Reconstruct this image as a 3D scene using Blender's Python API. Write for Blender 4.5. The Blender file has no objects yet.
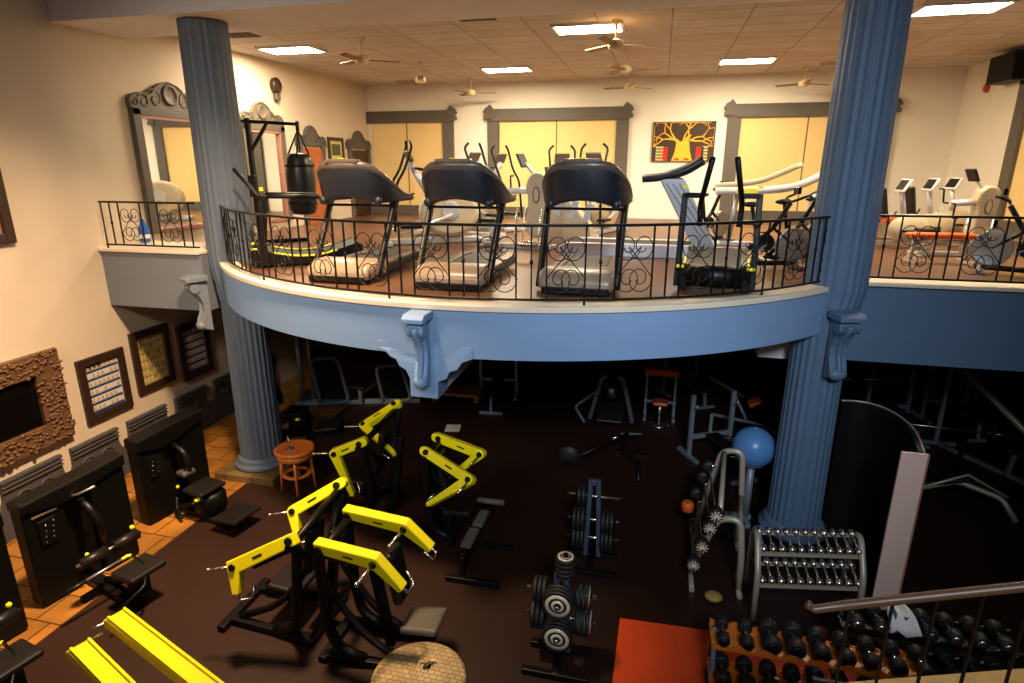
import bpy, math, random
from mathutils import Vector, Matrix
rnd = random.Random(7)
PI = math.pi
col = bpy.context.scene.collection
V = Vector

# ------------------------------------------------------------ materials
def lin(c):
    return tuple(((v/255)/12.92 if v/255 <= .04045 else ((v/255+.055)/1.055)**2.4) for v in c)

def mat(name, rgb, rough=.5, metal=0.0, var=.12, scale=6.0, bump=0.0, emit=0.0, coat=0.0):
    m = bpy.data.materials.new(name); m.use_nodes = True
    nt = m.node_tree; b = nt.nodes['Principled BSDF']
    c = lin(rgb)
    tc = nt.nodes.new('ShaderNodeTexCoord')
    n = nt.nodes.new('ShaderNodeTexNoise'); n.inputs['Scale'].default_value = scale; n.inputs['Detail'].default_value = 4
    nt.links.new(tc.outputs['Object'], n.inputs['Vector'])
    mx = nt.nodes.new('ShaderNodeMix'); mx.data_type = 'RGBA'
    mx.inputs[6].default_value = (*[max(0, v*(1-var)) for v in c], 1)
    mx.inputs[7].default_value = (*[min(1, v*(1+var)) for v in c], 1)
    nt.links.new(n.outputs['Fac'], mx.inputs[0])
    nt.links.new(mx.outputs[2], b.inputs['Base Color'])
    b.inputs['Roughness'].default_value = rough; b.inputs['Metallic'].default_value = metal
    if coat: b.inputs['Coat Weight'].default_value = coat
    if bump:
        bp = nt.nodes.new('ShaderNodeBump'); bp.inputs['Strength'].default_value = bump; bp.inputs['Distance'].default_value = .02
        nt.links.new(n.outputs['Fac'], bp.inputs['Height']); nt.links.new(bp.outputs['Normal'], b.inputs['Normal'])
    if emit:
        b.inputs['Emission Color'].default_value = (*c, 1); b.inputs['Emission Strength'].default_value = emit
    return m

def brick_mat(name, c1, c2, cm, w, h, mortar, rough=.6, offset=0.0, bump=.15, rot=0.0, noise=.25):
    m = bpy.data.materials.new(name); m.use_nodes = True
    nt = m.node_tree; b = nt.nodes['Principled BSDF']
    tc = nt.nodes.new('ShaderNodeTexCoord'); mp = nt.nodes.new('ShaderNodeMapping')
    mp.inputs['Rotation'].default_value = (0, 0, rot)
    nt.links.new(tc.outputs['Object'], mp.inputs['Vector'])
    k = nt.nodes.new('ShaderNodeTexBrick'); k.offset = offset; k.squash = 1
    k.inputs['Scale'].default_value = 1; k.inputs['Brick Width'].default_value = w; k.inputs['Row Height'].default_value = h
    k.inputs['Mortar Size'].default_value = mortar; k.inputs['Bias'].default_value = 0
    k.inputs['Color1'].default_value = (*lin(c1), 1); k.inputs['Color2'].default_value = (*lin(c2), 1); k.inputs['Mortar'].default_value = (*lin(cm), 1)
    nt.links.new(mp.outputs[0], k.inputs['Vector'])
    n = nt.nodes.new('ShaderNodeTexNoise'); n.inputs['Scale'].default_value = 2.2; n.inputs['Detail'].default_value = 6
    nt.links.new(tc.outputs['Object'], n.inputs['Vector'])
    mx = nt.nodes.new('ShaderNodeMix'); mx.data_type = 'RGBA'; mx.blend_type = 'MULTIPLY'; mx.inputs[0].default_value = noise*2
    nt.links.new(k.outputs['Color'], mx.inputs[6]); nt.links.new(n.outputs['Color'], mx.inputs[7])
    hs = nt.nodes.new('ShaderNodeRGBToBW'); nt.links.new(n.outputs['Color'], hs.inputs[0]); nt.links.new(hs.outputs[0], mx.inputs[7])
    nt.links.new(mx.outputs[2], b.inputs['Base Color']); b.inputs['Roughness'].default_value = rough
    bp = nt.nodes.new('ShaderNodeBump'); bp.inputs['Strength'].default_value = bump; bp.inputs['Distance'].default_value = .01
    nt.links.new(k.outputs['Fac'], bp.inputs['Height']); bp.invert = True
    nt.links.new(bp.outputs['Normal'], b.inputs['Normal'])
    return m

M = dict(
 wall_l=mat('cream_plaster_dimmed', (216,198,174), .85, var=.05, scale=1.5),  # cream plaster darkened, so the left wall's dimmer light sits in its colour
 wall=mat('cream_plaster', (240,232,216), .85, var=.05, scale=1.5),
 part=mat('black_partition', (14,12,11), .5, var=.1),
 pinkw=mat('pinkish_white_laminate', (224,190,174), .5, var=.05),
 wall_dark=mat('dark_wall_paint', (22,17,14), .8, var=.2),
 bluec=mat('blue_column_paint_warm_lit', (90,102,116), .55, var=.08, scale=3),  # same blue paint, greyed to put warm light into the left column's colour
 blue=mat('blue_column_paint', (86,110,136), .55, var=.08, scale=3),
 bluew=mat('blue_column_paint_lit', (112,118,126), .55, var=.08, scale=3),  # blue paint paled and greyed; the warm light on the left is painted in
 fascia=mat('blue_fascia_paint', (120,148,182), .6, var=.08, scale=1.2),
 cream=mat('cream_edge_paint', (222,205,180), .6, var=.08, scale=3),
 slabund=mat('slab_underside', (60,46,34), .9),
 white=mat('white_paint', (226,222,220), .6, var=.05),
 ceil=brick_mat('ceiling_tiles', (232,222,210), (218,207,194), (172,156,138), 1.2, .6, .014, .9, noise=.22),
 upfloor=mat('upper_wood_floor', (100,66,46), .35, var=.25, scale=2),
 rubber=mat('black_rubber_floor', (42,22,13), .5, var=.25, scale=1.3),
 tile=brick_mat('terracotta_tiles', (226,150,62), (180,122,52), (110,74,34), .45, .45, .012, .35, offset=.5, noise=.5),
 stone=brick_mat('plinth_stone', (150,122,74), (124,98,56), (80,60,34), .5, .3, .01, .5, noise=.4),
 redmat=mat('red_rubber_mat', (250,78,20), .65, var=.18, scale=1.6, bump=.2),
 iron=mat('black_wrought_iron', (22,19,17), .4, .5),
 blk=mat('black_powder_coat', (12,10,8), .42, .1, var=.3),
 blk2=mat('black_tower_shroud', (7,6,5), .5, .0, var=.3),
 pad=mat('black_vinyl_pad', (24,20,18), .42, var=.2),
 padg=mat('grey_vinyl_pad', (92,86,74), .5, var=.12),
 rub=mat('black_plate_rubber', (26,24,22), .55, var=.25),
 yellow=mat('yellow_powder_coat', (238,222,12), .35, var=.05, coat=.3),
 yel=mat('yellow_accent', (232,220,10), .4, emit=.15),  # faint glow put into the material, though these accents are no lamps
 chrome=mat('chrome_steel', (222,216,206), .27, 1.0, var=.04),
 steel=mat('brushed_steel', (165,165,165), .38, .9, var=.06),
 greyp=mat('grey_painted_steel', (126,132,140), .42, .25, var=.1),
 beigep=mat('warm_grey_painted_steel', (178,168,148), .4, .3, var=.1),
 blueg=mat('blue_grey_rack_steel', (74,86,106), .45, .3, var=.1),
 shell=mat('treadmill_shell', (30,32,40), .42, var=.15),
 bronze=mat('bronze_plastic', (104,92,82), .35, .3, var=.1),
 beige=mat('beige_plastic', (196,178,146), .38, var=.08),
 hood=mat('taupe_hood_plastic', (150,128,104), .32, var=.08),
 silver=mat('silver_plastic', (206,208,210), .28, .35, var=.05),
 belt=mat('belt_rubber', (30,28,27), .6),
 wood=mat('carved_brown_wood', (104,72,44), .55, var=.45, scale=14, bump=.6),
 darkwood=mat('dark_frame_wood', (52,34,20), .45, var=.3, scale=9),
 carv=mat('grey_carved_wood', (104,92,78), .6, var=.35, scale=12, bump=.5),
 dado=mat('grey_dado_paint', (74,72,74), .6, var=.2, scale=9, bump=.3),
 doorw=mat('red_brown_door_wood', (180,98,48), .4, var=.25, scale=4),
 trimw=mat('grey_brown_window_frame', (92,84,74), .6, var=.12),
 blind=mat('tan_roller_blind', (226,190,124), .8, var=.05, emit=.12),  # faint emission put in to make the blinds look luminous
 seam=mat('dark_seam', (110,84,52), .8),
 mirror=mat('mirror_glass', (226,230,226), .02, 1.0, var=0),
 mirrord=mat('dark_mirror_glass', (26,22,20), .08, .6, var=.1),
 pink=mat('pink_frame_edge', (164,112,92), .5),
 stool=mat('orange_stool_wood', (212,112,40), .35, var=.25, scale=5, coat=.3),
 pouf=brick_mat('mosaic_stone_top', (250,222,160), (216,184,124), (160,126,76), .07, .05, .004, .6, offset=.5, noise=.5),
 green=mat('green_leaf_print', (84,88,40), .6),
 ball=mat('blue_gym_ball', (84,136,192), .32, var=.06),
 orange=mat('orange_vinyl', (216,92,28), .4, var=.1),
 tray=mat('orange_rack_tray', (210,112,26), .4, var=.1),
 skin=mat('grey_plate_ring', (222,208,180), .45, .2),
 screen=mat('dark_screen', (24,24,28), .15),
 art_bg=mat('artwork_dark_ground', (66,48,34), .8, var=.3),
 art_y=mat('artwork_yellow', (240,184,46), .8, var=.15),
 art_r=mat('artwork_red', (222,44,18), .8),
 art_c=mat('artwork_cream', (214,196,130), .8),
 paper=mat('poster_paper', (214,212,206), .5, var=.05),
 pblue=mat('poster_blue', (42,58,128), .5),
 ptan=mat('poster_tan', (190,170,120), .5, var=.2, scale=30),
 pyel=mat('poster_olive', (164,138,66), .5, var=.3, scale=20),
 bottleb=mat('blue_bottle_plastic', (30,96,190), .3),
 red=mat('red_plastic', (190,30,20), .4),
 lamp=mat('ceiling_lamp_diffuser', (255,235,200), .5, emit=135.0, var=0),
 fanw=mat('cream_fan_enamel', (226,206,160), .4),
 fanb=mat('fan_blade_wood', (150,112,72), .5),
 vent=mat('vent_grey', (120,104,86), .7),
 hand=mat('brown_handrail_wood', (90,60,38), .4, var=.2),
 ledge=mat('tan_stair_stone', (196,152,84), .6, var=.3, scale=8),
 bag=mat('black_punch_bag', (26,24,23), .35, var=.2),
 clothw=mat('white_cloth', (214,210,206), .8),
 clothb=mat('blue_cloth', (44,76,120), .8),
)

for k_, v_ in (('blk2',.22),('blk',.3),('pad',.35),('part',.3),('rubber',.35)):
    M[k_].node_tree.nodes['Principled BSDF'].inputs['Specular IOR Level'].default_value = v_

# ------------------------------------------------------------ mesh builder
class MB:
    def __init__(s, o=(0,0,0)):
        s.v = []; s.f = []; s.sm = []; s.o = V(o)
    def add(s, vs, fs, smooth=False, T=None):
        n = len(s.v)
        for p in vs:
            p = V(p)
            if T is not None: p = T @ p
            s.v.append(p - s.o)
        for f in fs:
            s.f.append([i+n for i in f]); s.sm.append(smooth)
        return s
    def box(s, c, d, T=None, rz=0):
        x, y, z = [k/2 for k in d]
        vs = [V((sx*x, sy*y, sz*z)) for sz in (-1,1) for sx, sy in ((-1,-1),(1,-1),(1,1),(-1,1))]
        R = Matrix.Rotation(rz, 3, 'Z')
        vs = [R @ p + V(c) for p in vs]
        return s.add(vs, [(3,2,1,0),(4,5,6,7),(0,1,5,4),(1,2,6,5),(2,3,7,6),(3,0,4,7)], False, T)
    def frame(s, x, dx, y0, y1, z0, z1, w, wt=None):
        wt = wt or w
        s.box((x,y0+w/2,(z0+z1)/2),(dx,w,z1-z0)); s.box((x,y1-w/2,(z0+z1)/2),(dx,w,z1-z0))
        s.box((x,(y0+y1)/2,z0+wt/2),(dx,y1-y0-2*w,wt)); s.box((x,(y0+y1)/2,z1-wt/2),(dx,y1-y0-2*w,wt))
        return s
    def bar(s, a, b, w, h, up=(0,0,1)):
        a, b = V(a), V(b); d = (b-a).normalized(); u = V(up)
        if abs(d.dot(u)) > .98: u = V((1,0,0))
        r = d.cross(u).normalized(); u = r.cross(d)
        vs = []
        for p in (a, b):
            for i, j in ((-1,-1),(1,-1),(1,1),(-1,1)): vs.append(p + r*(i*w/2) + u*(j*h/2))
        return s.add(vs, [(0,1,2,3),(7,6,5,4),(0,4,5,1),(1,5,6,2),(2,6,7,3),(3,7,4,0)])
    def tube(s, pts, r, n=8, closed=False, caps=True):
        P = [V(p) for p in pts]; m = len(P)
        rs = list(r) if isinstance(r, (list, tuple)) else [r]*m
        rs = (rs+[rs[-1]]*m)[:m]
        tan = []
        for i in range(m):
            a = P[(i-1) % m] if (closed or i > 0) else P[i]
            b = P[(i+1) % m] if (closed or i < m-1) else P[i]
            t = b-a
            tan.append(t.normalized() if t.length > 1e-9 else V((0,0,1)))
        u = V((0,0,1)) if abs(tan[0].z) < .9 else V((1,0,0))
        u = (u - tan[0]*u.dot(tan[0])).normalized()
        vs = []; fs = []
        for i in range(m):
            u = u - tan[i]*u.dot(tan[i])
            u = u.normalized() if u.length > 1e-6 else tan[i].orthogonal().normalized()
            w = tan[i].cross(u)
            for k in range(n):
                a = 2*PI*k/n
                vs.append(P[i] + (u*math.cos(a) + w*math.sin(a))*rs[i])
        L = m if closed else m-1
        for i in range(L):
            j = (i+1) % m
            for k in range(n):
                k2 = (k+1) % n
                fs.append((i*n+k, i*n+k2, j*n+k2, j*n+k))
        s.add(vs, fs, True)
        if caps and not closed:
            q = len(s.v) - len(vs)
            s.f.append([q+k for k in range(n)][::-1]); s.sm.append(False)
            s.f.append([q+(m-1)*n+k for k in range(n)]); s.sm.append(False)
        return s
    def cyl(s, a, b, r, n=16, r2=None):
        return s.tube([a, b], [r, r if r2 is None else r2], n)
    def lathe(s, prof, n=24, c=(0,0,0), axis='Z', smooth=True, T=None, caps=True):
        vs = []; fs = []; c = V(c)
        for r, z in prof:
            for k in range(n):
                a = 2*PI*k/n; x, y = r*math.cos(a), r*math.sin(a)
                p = (x,y,z) if axis == 'Z' else ((z,x,y) if axis == 'X' else (y,z,x))
                vs.append(c + V(p))
        for i in range(len(prof)-1):
            for k in range(n):
                k2 = (k+1) % n
                fs.append((i*n+k, i*n+k2, (i+1)*n+k2, (i+1)*n+k))
        s.add(vs, fs, smooth, T)
        if not caps: return s
        q = len(s.v)-len(vs)
        s.f.append([q+k for k in range(n)][::-1]); s.sm.append(False)
        q2 = q+(len(prof)-1)*n
        s.f.append([q2+k for k in range(n)]); s.sm.append(False)
        return s
    def ell(s, c, r, nu=16, nv=10, T=None):
        if not isinstance(r, (list, tuple)): r = (r,r,r)
        vs = []; fs = []
        for i in range(nv+1):
            t = PI*i/nv
            for k in range(nu):
                a = 2*PI*k/nu
                vs.append(V(c) + V((r[0]*math.sin(t)*math.cos(a), r[1]*math.sin(t)*math.sin(a), r[2]*math.cos(t))))
        for i in range(nv):
            for k in range(nu):
                k2 = (k+1) % nu
                if i == 0: fs.append((0, (i+1)*nu+k, (i+1)*nu+k2))
                elif i == nv-1: fs.append((i*nu+k, (i+1)*nu+k, i*nu+k2))
                else: fs.append((i*nu+k, (i+1)*nu+k, (i+1)*nu+k2, i*nu+k2))
        return s.add(vs, fs, True, T)
    def prism(s, poly, f, t0, t1):
        """poly: 2D outline; f(u,v,t)->3D"""
        n = len(poly)
        vs = [V(f(u,v,t0)) for u,v in poly] + [V(f(u,v,t1)) for u,v in poly]
        fs = [tuple(range(n))[::-1], tuple(range(n, 2*n))] + [(i, (i+1)%n, n+(i+1)%n, n+i) for i in range(n)]
        return s.add(vs, fs)
    def ribbon(s, pts, w, th, nrm=None):
        """mitred flat band of plate through 3D points lying in one plane"""
        P = [V(p) for p in pts]
        if nrm is None: nrm = (P[1]-P[0]).cross(P[2]-P[1]).normalized()
        nrm = V(nrm); L = []; R = []
        for i, p in enumerate(P):
            d0 = (p-P[i-1]).normalized() if i > 0 else None
            d1 = (P[i+1]-p).normalized() if i < len(P)-1 else None
            if d0 is None: d0 = d1
            if d1 is None: d1 = d0
            b = (d0+d1).normalized(); q = nrm.cross(b).normalized()
            k = min(1.5, 1/max(.5, q.dot(nrm.cross(d1))))
            ww = w[i] if isinstance(w, (list,tuple)) else w
            L.append(p+q*ww/2*k); R.append(p-q*ww/2*k)
        O = L+R[::-1]; n = len(O)
        m = len(P)
        vs = [p-nrm*th/2 for p in O]+[p+nrm*th/2 for p in O]
        fs = []
        for i in range(m-1):
            a, b2, c2, d2 = i, i+1, 2*m-2-i, 2*m-1-i
            fs.append((a,b2,c2,d2)); fs.append((n+d2,n+c2,n+b2,n+a))
        fs += [(i, (i+1)%n, n+(i+1)%n, n+i)[::-1] for i in range(n)]
        return s.add(vs, fs)
    def loft(s, rings, closed_ends=True, smooth=True):
        n = len(rings[0]); vs = [p for r in rings for p in r]; fs = []
        for i in range(len(rings)-1):
            for k in range(n):
                k2 = (k+1) % n
                fs.append((i*n+k, i*n+k2, (i+1)*n+k2, (i+1)*n+k))
        s.add(vs, fs, smooth)
        if closed_ends:
            q = len(s.v)-len(vs)
            s.f.append([q+k for k in range(n)][::-1]); s.sm.append(False)
            q += (len(rings)-1)*n
            s.f.append([q+k for k in range(n)]); s.sm.append(False)
        return s
    def build(s, name, m, parent=None, bev=0.0, seg=2, loc=None):
        me = bpy.data.meshes.new(name)
        me.from_pydata([tuple(p) for p in s.v], [], s.f)
        me.polygons.foreach_set('use_smooth', s.sm)
        me.materials.append(M[m] if isinstance(m, str) else m)
        import bmesh
        b = bmesh.new(); b.from_mesh(me); bmesh.ops.recalc_face_normals(b, faces=b.faces); b.to_mesh(me); b.free()
        o = bpy.data.objects.new(name, me); col.objects.link(o)
        if loc is not None: o.location = loc
        if parent is not None: o.parent = parent
        if bev:
            k = o.modifiers.new('bevel', 'BEVEL'); k.width = bev; k.segments = seg; k.limit_method = 'ANGLE'; k.angle_limit = .6
        return o

def tag(o, label=None, cat=None, group=None, kind=None):
    if label: o['label'] = label
    if cat: o['category'] = cat
    if group: o['group'] = group
    if kind: o['kind'] = kind
    return o
def thing(name, label, cat, loc=(0,0,0), rz=0, group=None):
    o = bpy.data.objects.new(name, None); col.objects.link(o)
    o.location = loc; o.rotation_euler = (0,0,rz); o.empty_display_size = .1
    return tag(o, label, cat, group)
def dup(root, loc, rz=None, label=None, group=None):
    kids = {}
    for o in list(col.objects):
        if o.parent is not None: kids.setdefault(o.parent.name, []).append(o)
    def cp(o, par):
        c = o.copy(); col.objects.link(c)
        if par is not None: c.parent = par
        for ch in kids.get(o.name, []): cp(ch, c)
        return c
    r = cp(root, None)
    r.location = loc
    if rz is not None: r.rotation_euler = (0,0,rz)
    if label: r['label'] = label
    if group: r['group'] = group
    return r
def struct(o, label=None):
    o['kind'] = 'structure'
    if label: o['label'] = label
    return o
def fillet(pts, r, n=5):
    P = [V(p) for p in pts]; out = [P[0]]
    for i in range(1, len(P)-1):
        a, b, c = P[i-1], P[i], P[i+1]
        k = min(r, (a-b).length*.45, (c-b).length*.45)
        p0 = b+(a-b).normalized()*k; p1 = b+(c-b).normalized()*k
        for j in range(n+1):
            t = j/n; out.append(p0*(1-t)**2 + b*2*t*(1-t) + p1*t*t)
    out.append(P[-1]); return out
def rrect(w, h, r, n=4):
    out = []
    for cx, cy, a0 in ((w/2-r,h/2-r,0),(-w/2+r,h/2-r,PI/2),(-w/2+r,-h/2+r,PI),(w/2-r,-h/2+r,1.5*PI)):
        for j in range(n+1):
            a = a0+PI/2*j/n; out.append((cx+r*math.cos(a), cy+r*math.sin(a)))
    return out
def XZ(y0=0): return lambda u,v,t: (u, t, v)
def YZ(): return lambda u,v,t: (t, u, v)
def XY(): return lambda u,v,t: (u, v, t)

# ------------------------------------------------------------ camera
EYE = 5.26
cam = bpy.data.cameras.new('camera'); co = bpy.data.objects.new('camera', cam); col.objects.link(co)
cam.sensor_width = 36; cam.lens = 602/1024*36; cam.clip_start = .05; cam.clip_end = 200
co.location = (0,0,EYE); co.rotation_euler = (PI/2-.2856, 0, .2355)
bpy.context.scene.camera = co

# ------------------------------------------------------------ setting
XL, XR, YB, ZC, UP = -8.9, 7.08, 18.1, 7.55, 3.77
CX, CY, CR = -2.3, 11.88, 5.75
def arcy(x): return CY-math.sqrt(CR*CR-(x-CX)**2)
A0, A1 = -6.92, 2.5
def arc_pts(n=64, r=CR, x0=A0, x1=A1):
    a0 = math.asin((x0-CX)/CR); a1 = math.asin((x1-CX)/CR)
    return [(CX+r*math.sin(a0+(a1-a0)*i/n), CY-r*math.cos(a0+(a1-a0)*i/n)) for i in range(n+1)]

struct(MB().box(((XL+XR)/2, 7.5, -.1), (XR-XL+.6, 22, .2)).build('floor', 'rubber'), 'dark brown black rubber gym floor')
t = struct(MB().box(((XL-6.6)/2, 7.5, .004), (-6.6-XL, 21.2, .008)).build('trim_1', 'tile'), 'orange terracotta tile strip along the left wall')
struct(MB().box((XL-.15, 7.5, 4.6), (.3, 22, 9.8)).build('wall_left', 'wall_l'), 'tall cream plaster left wall')
struct(MB().box(((XL+XR)/2, YB+.15, (ZC+UP)/2), (XR-XL, .3, ZC-UP+.1)).build('wall_back', 'wall'), 'cream back wall of the upper gym')
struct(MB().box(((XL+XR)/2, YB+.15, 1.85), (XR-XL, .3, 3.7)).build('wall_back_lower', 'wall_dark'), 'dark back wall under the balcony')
struct(MB().box((XR+.15, 13.4, (ZC+UP)/2), (.3, 9.7, ZC-UP+.1)).build('wall_right', 'wall'), 'cream right wall of the upper gym')
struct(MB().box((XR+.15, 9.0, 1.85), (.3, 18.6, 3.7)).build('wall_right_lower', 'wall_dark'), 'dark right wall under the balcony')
struct(MB().box(((XL+XR)/2, 13.6, ZC+.1), (XR-XL, 9.2, .2)).build('ceiling', 'ceil'), 'tiled ceiling over the upper gym')
struct(MB().box(((XL+XR)/2, 8.62, 7.53), (XR-XL, 1.3, .5)).build('trim_2', 'white'), 'painted ceiling beam above the columns')

# balcony slab
out = arc_pts()
poly = out + [(XR,8.75),(XR,YB),(XL,YB),(XL,8.9),(A0,8.9)]
struct(MB().prism(poly, XY(), 3.17, 3.72).build('balcony_slab', 'fascia'), 'blue curved balcony slab with plain fascia')
poly2 = arc_pts(r=CR+.03) + [(XR,8.75),(XR,YB),(XL,YB),(XL,8.9),(A0,8.9)]
ed = [(x,y) for x,y in arc_pts(r=CR+.03)]; ei = arc_pts(r=CR-.24)
struct(MB().prism(ed+ei[::-1], XY(), 3.72, 3.785).build('trim_3', 'cream', bev=.008), 'cream kerb along the curved balcony edge')
struct(MB().prism(arc_pts(r=CR-.2)+[(XR,8.9),(XR,YB),(XL,YB),(XL,9.0),(-6.9,9.0)], XY(), 3.70, UP).build('floor_upper', 'upfloor'), 'brown floor of the upper gym')
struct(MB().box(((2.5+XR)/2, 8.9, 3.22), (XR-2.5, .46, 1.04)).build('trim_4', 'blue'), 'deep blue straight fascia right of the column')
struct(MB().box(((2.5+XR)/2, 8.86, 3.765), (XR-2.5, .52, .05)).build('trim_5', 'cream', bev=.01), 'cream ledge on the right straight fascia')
struct(MB().box(((XL-6.98)/2, 8.6, 3.44), (-6.98-XL, 1.06, .9)).build('trim_6', 'bluew'), 'warm-lit blue straight fascia left of the column')
struct(MB().box(((XL-6.98)/2, 8.57, 3.925), (-6.98-XL, 1.1, .05)).build('trim_7', 'cream', bev=.01), 'cream ledge on the left straight fascia')
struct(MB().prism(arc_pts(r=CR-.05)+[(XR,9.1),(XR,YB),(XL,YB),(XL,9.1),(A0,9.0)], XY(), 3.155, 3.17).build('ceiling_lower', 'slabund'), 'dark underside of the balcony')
# beam under the slab with a stepped end plate
struct(MB().box((-2.5, 12.3, 2.91), (.28, 11.6, .48)).build('trim_8', 'white'), 'white beam running back under the balcony')
st = [(-3.1,3.22),(-3.0,3.19),(-2.93,3.12),(-2.86,3.10),(-2.82,3.02),(-2.74,2.98),(-2.69,2.88),(-2.69,2.66),(-2.35,2.66),(-2.34,2.87),(-2.24,2.91),(-2.2,3.0),(-2.11,3.03),(-2.05,3.12),(-1.93,3.17),(-1.93,3.3),(-3.1,3.3)]
struct(MB().prism(st, lambda u,v,t: (u, arcy(u)-.012+t, v), 0, .35).build('trim_9', 'fascia'), 'stepped blue bracket plate at the beam end')
struct(MB().box((1.82, 13.1, 2.87), (.6, 8.4, .56)).build('trim_10', 'white'), 'white beam under the balcony beside the right column')

# columns
def column(x, y, label, up=0, m='blue'):
    n = 24; b = MB((x,y,0))
    def ring(r, z, dep, x=x):
        vs = []
        for k in range(n*6):
            a = 2*PI*k/(n*6); ph = (k % 6)/6
            rr = r-dep*max(0, math.sin(PI*min(1, max(0, (ph-.08)/.84)))) if dep else r
            vs.append(V((x+rr*math.cos(a), y+rr*math.sin(a), z)))
        return vs
    b.loft([ring(.36,.32,.015), ring(.35,1.5,.015), ring(.34,3.13,.015)], smooth=False)
    b.loft([ring(.35,3.13,.012,x), ring(.375,3.72,.012,x+up), ring(.36,5.5,.012,x+up), ring(.345,7.3,.012,x+up)], smooth=False)
    o = b.build('column', m, loc=(x,y,0)); struct(o, label)
    MB((x,y,0)).lathe([(.45,.13),(.47,.17),(.45,.22),(.41,.23),(.42,.27),(.39,.32),(.37,.33)], 40, (x,y,0)).build('base_ring', m, o)
    return o
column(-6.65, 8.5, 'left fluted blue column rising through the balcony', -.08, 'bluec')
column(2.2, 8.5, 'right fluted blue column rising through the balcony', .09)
struct(MB().box((-6.65,8.5,.065), (1.15,1.15,.13)).build('trim_11', 'stone', bev=.01), 'tan stone plinth under the left column')
struct(MB().box((2.2,8.5,.065), (1.05,1.05,.13)).build('trim_12', 'blk'), 'dark plinth under the right column')

# scroll corbels
def corbel(name, loc, rz, w, m, label):
    r = thing(name, None, None, loc, rz); struct(r, label)
    prof = [(0,0),(-.24,0),(-.27,-.05),(-.24,-.14),(-.15,-.24),(-.10,-.36),(-.10,-.5),(-.15,-.62),(-.17,-.70),(-.13,-.77),(-.05,-.80),(0,-.82)]
    MB().prism(prof, lambda u,v,t: (t,u,v), -w/2, w/2).build('scroll_body', m, r, bev=.012)
    MB().prism([(0,.0),(-.33,0),(-.33,.05),(-.27,.09),(0,.09)], lambda u,v,t: (t,u,v), -w/2-.05, w/2+.05).build('cap', m, r, bev=.01)
    for sx in (-1,1):
        MB().cyl((sx*(w/2-.02),-.2,-.1), (sx*(w/2+.02),-.2,-.1), .075, 16).build('volute', m, r)
    MB().tube([(0,u-.012,v) for u,v in prof[2:-1]], .035, 8).build('rib', m, r)
    MB().ell((0,-.15,-.72), (w*.55,.07,.08)).build('leaf_tip', m, r)
    return r
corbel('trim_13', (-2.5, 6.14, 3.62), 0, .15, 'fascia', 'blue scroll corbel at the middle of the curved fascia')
corbel('trim_14', (-6.98, 8.08, 3.5), -.5, .2, 'bluew', 'warm-lit blue scroll corbel beside the left column')
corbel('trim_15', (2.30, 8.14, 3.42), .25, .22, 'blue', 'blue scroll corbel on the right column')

# wainscot: scalloped dado panels on the left wall
for i, (y0, y1) in enumerate([(3.55,4.4),(4.65,5.5),(5.72,6.64),(6.82,7.68),(7.91,8.77),(9.02,9.83),(10.08,10.95),(11.2,12.05)]):
    m_ = .115
    pl = [(y0-m_,.0),(y1+m_,0),(y1+m_,.5),(y1+.05,.53),(y1+.01,.62),(y1,.72),(y1,.92),(y0,.92),(y0,.72),(y0-.01,.62),(y0-.05,.53),(y0-m_,.5)]
    o = struct(MB().prism(pl, YZ(), XL, XL+.05).build('trim_%d' % (20+i), 'dado'), 'grey scalloped dado panel on the left wall')
    b = MB()
    for z, h in ((.90,.05),(.83,.035),(.765,.03)): b.box((XL+.06,(y0+y1)/2,z), (.05,y1-y0+.01,h))
    b.build('moulding', 'dado', o, bev=.006)
    b = MB(); cy = (y0+y1)/2
    for sgn in (-1,1):
        pts = []
        for k in range(22):
            a = k/21*2.2*PI; rr = .13*(1-k/26)
            pts.append((XL+.058, cy+sgn*(.16+rr*math.cos(a)), .58+rr*.7*math.sin(a)))
        b.tube(pts, .016, 6)
    b.build('carving', 'dado', o)

# windows of the back wall
def window(name, x0, x1, label, full=True, z0=4.05, z1=6.47):
    r = thing(name, None, None, ((x0+x1)/2, YB, z0)); struct(r, label)
    O = ((x0+x1)/2, YB, z0); fw = .34
    b = MB(O)
    b.box(((x0+x1)/2, YB-.06, z1+.17), (x1-x0+2*fw, .12, .34))
    if full: b.box((x0-fw/2, YB-.05, (z0+z1)/2), (fw, .1, z1-z0))
    b.box((x1+fw/2, YB-.05, (z0+z1)/2), (fw, .1, z1-z0))
    b.box(((x0+x1)/2, YB-.05, z0-.15), (x1-x0+2*fw, .12, .3))
    b.build('window_frame', 'trimw', r, bev=.01)
    for sx, xx in ((-1,x0-fw),(1,x1+fw)):
        if sx < 0 and not full: continue
        b = MB(O)
        pr = [(0,-.3),(.1*sx,-.3),(.1*sx,-.22),(.05*sx,-.16),(.12*sx,-.1),(.06*sx,0),(0,.03),(-.08*sx,.1),(-.13*sx,.03),(-.16*sx,0),(-.16*sx,-.3)]
        b.prism([(xx+u, z1+.36+v) for u,v in pr], XZ(), YB-.16, YB)
        b.build('corner_ornament', 'trimw', r)
    n = 2
    for k in range(n):
        a = x0+(x1-x0)*k/n; c = x0+(x1-x0)*(k+1)/n
        MB(O).box(((a+c)/2, YB-.02, (z0+z1)/2), (c-a-.03, .03, z1-z0)).build('blind', 'blind', r)
    MB(O).box(((x0+x1)/2, YB-.025, (z0+z1)/2), (.035, .02, z1-z0)).build('seam_strip', 'seam', r)
window('window_1', XL+.12, -6.46, 'left back window with two tan blinds and grey frame', False)
window('window_2', -4.72, -1.32, 'middle back window with two tan blinds and grey frame')
window('window_3', 1.96, 5.3, 'right back window with two tan blinds, half behind the column')
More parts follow.
